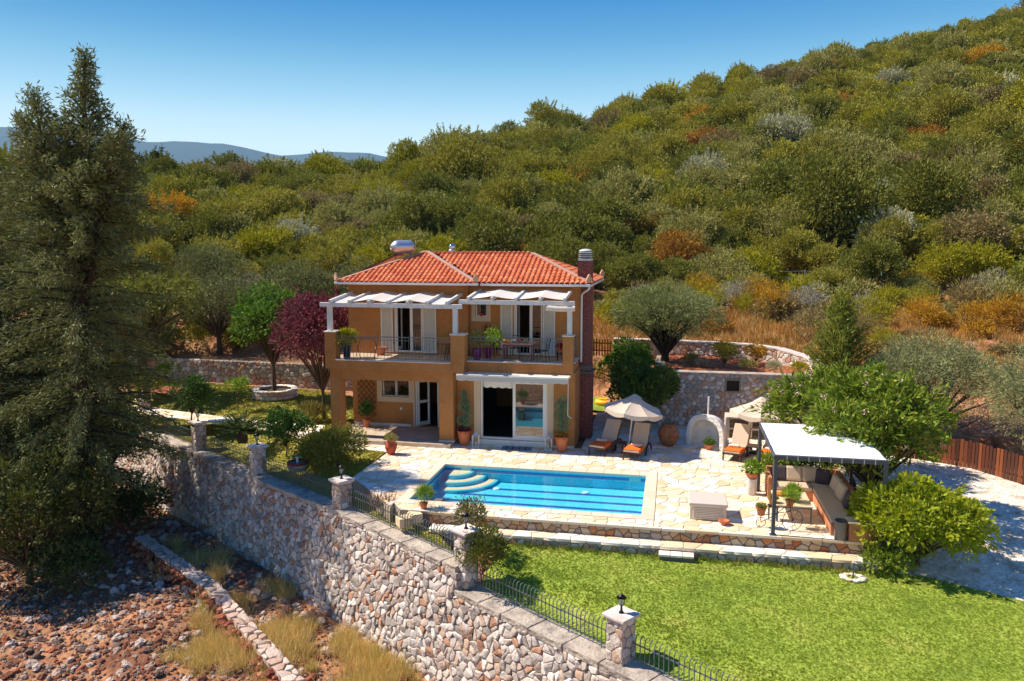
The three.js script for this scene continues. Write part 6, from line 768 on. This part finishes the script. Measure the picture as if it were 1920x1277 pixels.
T('shrub', 'dark green hedge behind the corner sofa', 'shrub', [4.7, 0, -26.9], { seed: 966, rx: 1.1, rz: 0.55, ry: 0.75, cy: 0.75, clumps: 22, cr: 0.36, n: 3000, l: 0.13, w: 0.45, trunk: 0.03, fork: 0.2, mat: LM.citrus });
// timber fences
function boards(label, pts, h, w, gap, m, y, group) { const g = thing('timber_fence', label, 'fence', [pts[0][0], y(pts[0][0], pts[0][1]), pts[0][1]], 0, group), r = rng(970), bg = [0, 1, 2].map((k) => bx(-w / 2, w / 2, -0.1, h + k * 0.025, -0.012, 0.012)); for (let i = 0; i < pts.length - 1; i++) { const [x0, z0] = pts[i], [x1, z1] = pts[i + 1], L = Math.hypot(x1 - x0, z1 - z0), n = Math.floor(L / (w + gap)), a = Math.atan2(-(z1 - z0), x1 - x0); for (let k = 0; k < n; k++) { const t = (k + 0.5) / n, x = lerp(x0, x1, t), z = lerp(z0, z1, t), b = part(g, 'board', bg[Math.floor(r() * 3)], m[Math.floor(r() * m.length)]); b.position.set(x - pts[0][0], y(x, z) - y(pts[0][0], pts[0][1]), z - pts[0][1]); b.rotation.y = a + (r() - 0.5) * 0.05; } const dy = (x, z) => y(x, z) - y(pts[0][0], pts[0][1]); for (const hh of [h * 0.25, h * 0.78]) { const ox = Math.sin(a) * -0.035, oz = Math.cos(a) * -0.035; part(g, 'rail', beam([x0 - pts[0][0] + ox, dy(x0, z0) + hh, z0 - pts[0][1] + oz], [x1 - pts[0][0] + ox, dy(x1, z1) + hh, z1 - pts[0][1] + oz], 0.035, 0.07), m[0]); } } return g; }
const M_FENCE = ['#6b3316', '#7a3d1c', '#5c2a12', '#85461f', '#4d2412'].map((c) => mat(c, 0.8, { bumpMap: B_FINE, bumpScale: 0.004 }));
boards('red brown board fence along the back of the gravel drive', [[8.2, -32.0], [9.6, -31.4], [10.7, -30.6], [11.6, -29.0], [12.6, -27.9], [14.4, -26.6]], 0.98, 0.11, 0.025, M_FENCE, () => -0.12);
boards('brown picket fence behind the chimney', [[-5.6, -41.7], [-3.1, -41.5]], 0.75, 0.07, 0.075, M_FENCE, () => 2.15);
// small garden things
{ const f = thing('garden_fountain', 'small round stone fountain with red rim in the left bed', 'fountain', [-13.3, -0.25, -26.0]); part(f, 'base', lathe([[0, 0], [0.32, 0], [0.3, 0.12], [0.36, 0.16], [0.36, 0.24], [0, 0.24]], 20), M_COPE); part(f, 'rim', lathe([[0.3, 0.24], [0.38, 0.24], [0.38, 0.32], [0.3, 0.32]], 20), mat('#8a3a2c', 0.8)); const wv = new THREE.CircleGeometry(0.3, 20); wv.rotateX(-Math.PI / 2); wv.translate(0, 0.29, 0); part(f, 'water', prep(wv), mat('#5b7078', 0.05)); part(f, 'spout', lathe([[0, 0.24], [0.06, 0.24], [0.04, 0.42], [0.09, 0.48], [0, 0.5]], 10), M_CAP); }
pot('plant_pot', 'pot of bright feathery greenery at the left front corner of the pool terrace', [-7.25, 0.0, -22.15], 0.13, 0.2, { seed: 972, rx: 0.28, ry: 0.3, cy: 0.22, n: 600, l: 0.14, w: 0.16, droop: -0.5, mat: LM.fresh });
{ const g = thing('spiky_plant', 'purplish spiky plant behind the railing left of the pool', 'plant', [-8.85, -0.35, -22.75]), L = new Leaves(973), r = L.r; for (let i = 0; i < 110; i++) { const a = r() * 6.28; L.add(V((r() - 0.5) * 0.7, 0, (r() - 0.5) * 0.35), V(Math.cos(a) * 0.35, 1, Math.sin(a) * 0.35).normalize(), 0.4 + r() * 0.35, 0.03, 0.3, 0.1); } part(g, 'blades', L.geo(), leafMat('#7d5a48', 0.3)); }
{ const g = thing('stone_kerb', 'raised stone kerb running down from the terrace corner to the wall', 'kerb'), A = [-7.3, -22.2], E = [-7.75, -21.75]; const pts = [[-7.05, -22.3], [-7.45, -21.85]]; for (let i = 0; i < 3; i++) { const b = new RoundedBoxGeometry(0.4, 0.28, 0.36, 2, 0.02); b.rotateY(-0.9); b.translate(-7.2 - i * 0.24, -0.16 - i * 0.02, -22.25 + i * 0.36); part(g, 'slab', boxUV(b), PAL_PAVE[i * 3]); } rebase(g, -7.4, -0.4, -21.9); }
{ const g = thing('garden_tap', 'short grey standpipe in a ring of pale stones on the lawn', 'tap', [4.75, frontLawnY(4.75, -21), -21.0]); part(g, 'pipe', bar([0, 0, 0], [0, 0.42, 0], 0.022, 8), M_SLATE); const r = rng(975); for (let i = 0; i < 9; i++) { const a = i / 9 * 6.28, b = new THREE.DodecahedronGeometry(0.075 + r() * 0.02, 0); b.scale(1.3, 0.5, 1); b.translate(Math.cos(a) * 0.24, 0.03, Math.sin(a) * 0.2); part(g, 'stone', boxUV(b), PAL_PAVE[i]); } }
{ const p = wallAt(10.55, 0.35, -1.75), q = wallAt(10.05, 1.15, -2.15); single('drain_pipe', tube([p.toArray(), p.clone().lerp(q, 0.5).toArray(), q.toArray()], 0.05, 8, 10), M_WHITE, 'white plastic drain pipe sticking out of the rubble wall', 'pipe'); }
{ const t = new THREE.TorusGeometry(0.45, 0.16, 10, 24); t.rotateX(Math.PI / 2); t.scale(1, 0.8, 0.8); single('swim_ring', prep(t), mat('#f0b818', 0.5), 'yellow inflatable ring lying on the back lawn', 'float').position.set(-3.1, 0.15, -38.8); }
{ // old low wall on the waste ground
  const g = thing('rubble_ledge', 'crumbling low ledge of red rubble with pale top on the waste ground', 'wall'), r = rng(980), pts = [[-20.2, -25.9], [-17.6, -24.1], [-15.0, -22.4], [-12.4, -20.1], [-9.4, -17.5]], top = [-3.35, -3.3, -3.3, -3.3, -3.35], cap = ['#c9b2a2', '#bfa695', '#d3beae', '#b79a88'].map((c) => stone(c, 0.02));
  for (let i = 0; i < pts.length - 1; i++) { const A = V(pts[i][0], top[i], pts[i][1]), E = V(pts[i + 1][0], top[i + 1], pts[i + 1][1]), U = E.clone().sub(A), L = U.length(); U.normalize(); const W = V(U.z, 0, -U.x); masonry(g, A, U, W, L, 0.5, 0.3, cap, 981 + i, { gap: 0.012, rim: 0.03, high: 0.05, dome: 0.03, tilt: 0.08, deep: 0.1, aspect: 1.3, jit: 1 });
    part(g, 'core', beam([A.x + W.x * 0.25, A.y - 0.32, A.z + W.z * 0.25], [E.x + W.x * 0.25, E.y - 0.32, E.z + W.z * 0.25], 0.42, 0.6), mat('#7a4a34', 0.95)); for (let k = 0; k < L * 17; k++) { const q = new THREE.DodecahedronGeometry(0.05 + r() * 0.09, 0), t = r() * L, h = r(), o = -0.02 - h * 0.25; q.scale(1.2, 0.8, 1); q.rotateY(r() * 6); q.translate(A.x + U.x * t + W.x * o, A.y - 0.02 - h * 0.4, A.z + U.z * t + W.z * o); part(g, 'rubble_stone', boxUV(q), stoneRed[Math.floor(r() * 5)]); } }
  rebase(g, -14.6, -3.7, -21.6);
}

{ const c = new THREE.CircleGeometry(1, 24); c.rotateX(-Math.PI / 2); c.scale(1.9, 1, 1.3); c.translate(-26.2, 0.012, -38.0); struct('bare_soil', boxUV(c), mat(0xffffff, 0.95, { map: mottled(['#8a4a2a', '#a05c36', '#94502e'], 2, 985), bumpMap: B_SOIL, bumpScale: 0.05 })); }
// balcony furnishings
{
  const y = 3.335; pot('plant_pot', 'tall dark blue pot with a bushy green plant at the left end of the balcony', [-12.98, y, -29.95], 0.2, 0.6, { seed: 990, rx: 0.45, ry: 0.28, cy: 0.35, n: 900, l: 0.16, w: 0.3, stem: 1, mat: LM.lime }, mat('#1c2a3a', 0.5));
  pot('plant_pot', 'terracotta pot by the left balcony wall', [-11.95, y, -31.1], 0.24, 0.32, null); pot('plant_pot', 'large purple pot behind the middle balcony pillar', [-7.6, y, -30.3], 0.2, 0.48, { seed: 991, rx: 0.2, ry: 0.3, cy: 0.3, n: 120, l: 0.3, w: 0.1, mat: LM.olive }, mat('#7a1f66', 0.5)); pot('plant_pot', 'magenta pot with thin reddish leaves by the balcony wall', [-7.35, y, -31.1], 0.19, 0.4, { seed: 992, rx: 0.22, ry: 0.4, cy: 0.4, n: 140, l: 0.3, w: 0.08, mat: LM.plum }, mat('#8f1a6c', 0.5)); pot('plant_pot', 'slim potted plant with pale leaves left of the balcony table', [-6.95, y, -30.3], 0.1, 0.22, { seed: 993, rx: 0.36, ry: 0.45, cy: 0.62, n: 240, l: 0.13, stem: 1, mat: LM.fresh });
  pot('plant_pot', 'small pot with red flower at the right end of the balcony', [-4.35, y + 0.3, -30.9], 0.11, 0.18, { seed: 994, rx: 0.15, ry: 0.14, cy: 0.12, n: 160, l: 0.08, mat: leafMat('#b03024', 0.3) }); single('pot_stand', merge([bx(-0.14, 0.14, 0.26, 0.3, -0.14, 0.14), ...[[-0.1, -0.1], [0.1, 0.1], [-0.1, 0.1], [0.1, -0.1]].map(([a, b]) => bar([a, 0, b], [a, 0.26, b], 0.015))]), M_BLACK, 'little black stand under the red flower pot on the balcony', 'stand').position.set(-4.35, y, -30.9);
  const t = thing('balcony_table', 'dark red table laid with fruit on the right half of the balcony', 'table', [-5.95, y, -30.55]), MR = mat('#7d3f44', 0.6); part(t, 'top', bx(-0.62, 0.62, 0.7, 0.74, -0.38, 0.38, 0.01), mat('#b09a84', 0.5)); part(t, 'apron', bx(-0.58, 0.58, 0.62, 0.7, -0.34, 0.34), MR); for (const a of [-0.55, 0.55]) for (const b of [-0.31, 0.31]) part(t, 'leg', bx(a - 0.03, a + 0.03, 0, 0.62, b - 0.03, b + 0.03), MR);
  [['#e88a1a', 'orange', -0.5, 0.2], ['#f0a83a', 'yellow', -0.36, 0.24], ['#c03a2c', 'red', 0.02, 0.0], ['#d8d2c8', 'white', -0.18, 0.1], ['#b08a4a', 'brown', 0.28, 0.05]].forEach(([c, n, dx, dz], i) => single('table_bowl', lathe([[0, 0], [0.05, 0], [0.11, 0.07], [0.12, 0.11], [0.09, 0.13], [0, 0.14]], 14), mat(c, 0.6), `${n} bowl on the dark red balcony table`, 'bowl', 'bowls on the balcony table').position.set(-5.95 + dx, y + 0.741, -30.55 + dz));
  const chair = (x, z, turn, label, cloth) => { const g = thing('metal_chair', label, 'chair', [x, y, z], turn, 'black metal chairs on the balcony'); part(g, 'seat', bx(-0.2, 0.2, 0.42, 0.45, -0.2, 0.2, 0.01), M_BLACK); for (const a of [-0.18, 0.18]) { part(g, 'leg', bar([a, 0, 0.19], [a, 0.43, 0.16], 0.012), M_BLACK); part(g, 'leg', bar([a, 0, -0.22], [a, 0.43, -0.17], 0.012), M_BLACK); part(g, 'back_post', bar([a, 0.43, -0.18], [a, 0.92, -0.26], 0.012), M_BLACK); } for (let k = 0; k < 5; k++) part(g, 'back_slat', bx(-0.18, 0.18, 0.54 + k * 0.085, 0.565 + k * 0.085, -0.24 - k * 0.012, -0.225 - k * 0.012), M_BLACK); return g; };
  chair(-6.75, -30.65, Math.PI / 2, 'black metal chair at the left of the balcony table'); chair(-5.0, -30.6, -Math.PI / 2 - 0.2, 'black slatted metal chair at the right of the balcony table'); chair(-6.2, -31.2, 0, 'black metal chair behind the balcony table'); chair(-8.75, -30.9, -0.4, 'black metal chair beside the round balcony side table');
  single('draped_towel', bx(-0.17, 0.17, 0, 0.55, -0.015, 0.015, 0.012), mat('#b9c2c8', 0.95), 'pale blue towel hanging behind the right balcony chair', 'towel').position.set(-4.72, y + 0.25, -30.9);
  const s = thing('round_side_table', 'reddish round side table by the middle balcony pillar', 'table', [-8.8, y, -30.3]); part(s, 'top', lathe([[0, 0.62], [0.3, 0.62], [0.3, 0.66], [0, 0.66]], 20), mat('#8a4a34', 0.6)); part(s, 'leg', merge([0, 1, 2].map((k) => bar([Math.cos(k * 2.1) * 0.22, 0, Math.sin(k * 2.1) * 0.22], [Math.cos(k * 2.1 + 2) * 0.1, 0.62, Math.sin(k * 2.1 + 2) * 0.1], 0.014))), M_BLACK);
  const d = thing('drying_rack', 'folding wire drying rack on the left of the balcony', 'drying rack', [-12.3, y, -30.2]); part(d, 'frame', merge([bar([-0.5, 0, -0.25], [-0.1, 0.8, 0.2], 0.012), bar([0.5, 0, -0.25], [0.5, 0.8, 0.2], 0.012), bar([-0.1, 0, 0.25], [-0.5, 0.8, -0.2], 0.012), bar([0.5, 0, 0.25], [0.5, 0.8, -0.2], 0.012), bar([-0.5, 0.8, -0.2], [0.5, 0.8, -0.2], 0.01), bar([-0.5, 0.8, 0.2], [0.5, 0.8, 0.2], 0.01)]), M_BLACK);
  single('wall_flower_pot', lathe([[0, 0], [0.06, 0], [0.09, 0.12], [0, 0.12]], 12), mat('#a83a2c', 0.7), 'red flower pot on the sill of the small upper window', 'plant pot').position.set(-7.78, 4.98, -31.8);
}

// ---------------------------------------------------------------- finish
scene.traverse((o) => { if (o.isMesh) { o.castShadow = o.receiveShadow = true; if (o.material.side !== THREE.DoubleSide) o.material.side = THREE.DoubleSide; } });
scene.fog = new THREE.FogExp2('#8cc4f8', 0.00006); // summer haze
renderer.setSize(1024, 681);
renderer.render(scene, camera);
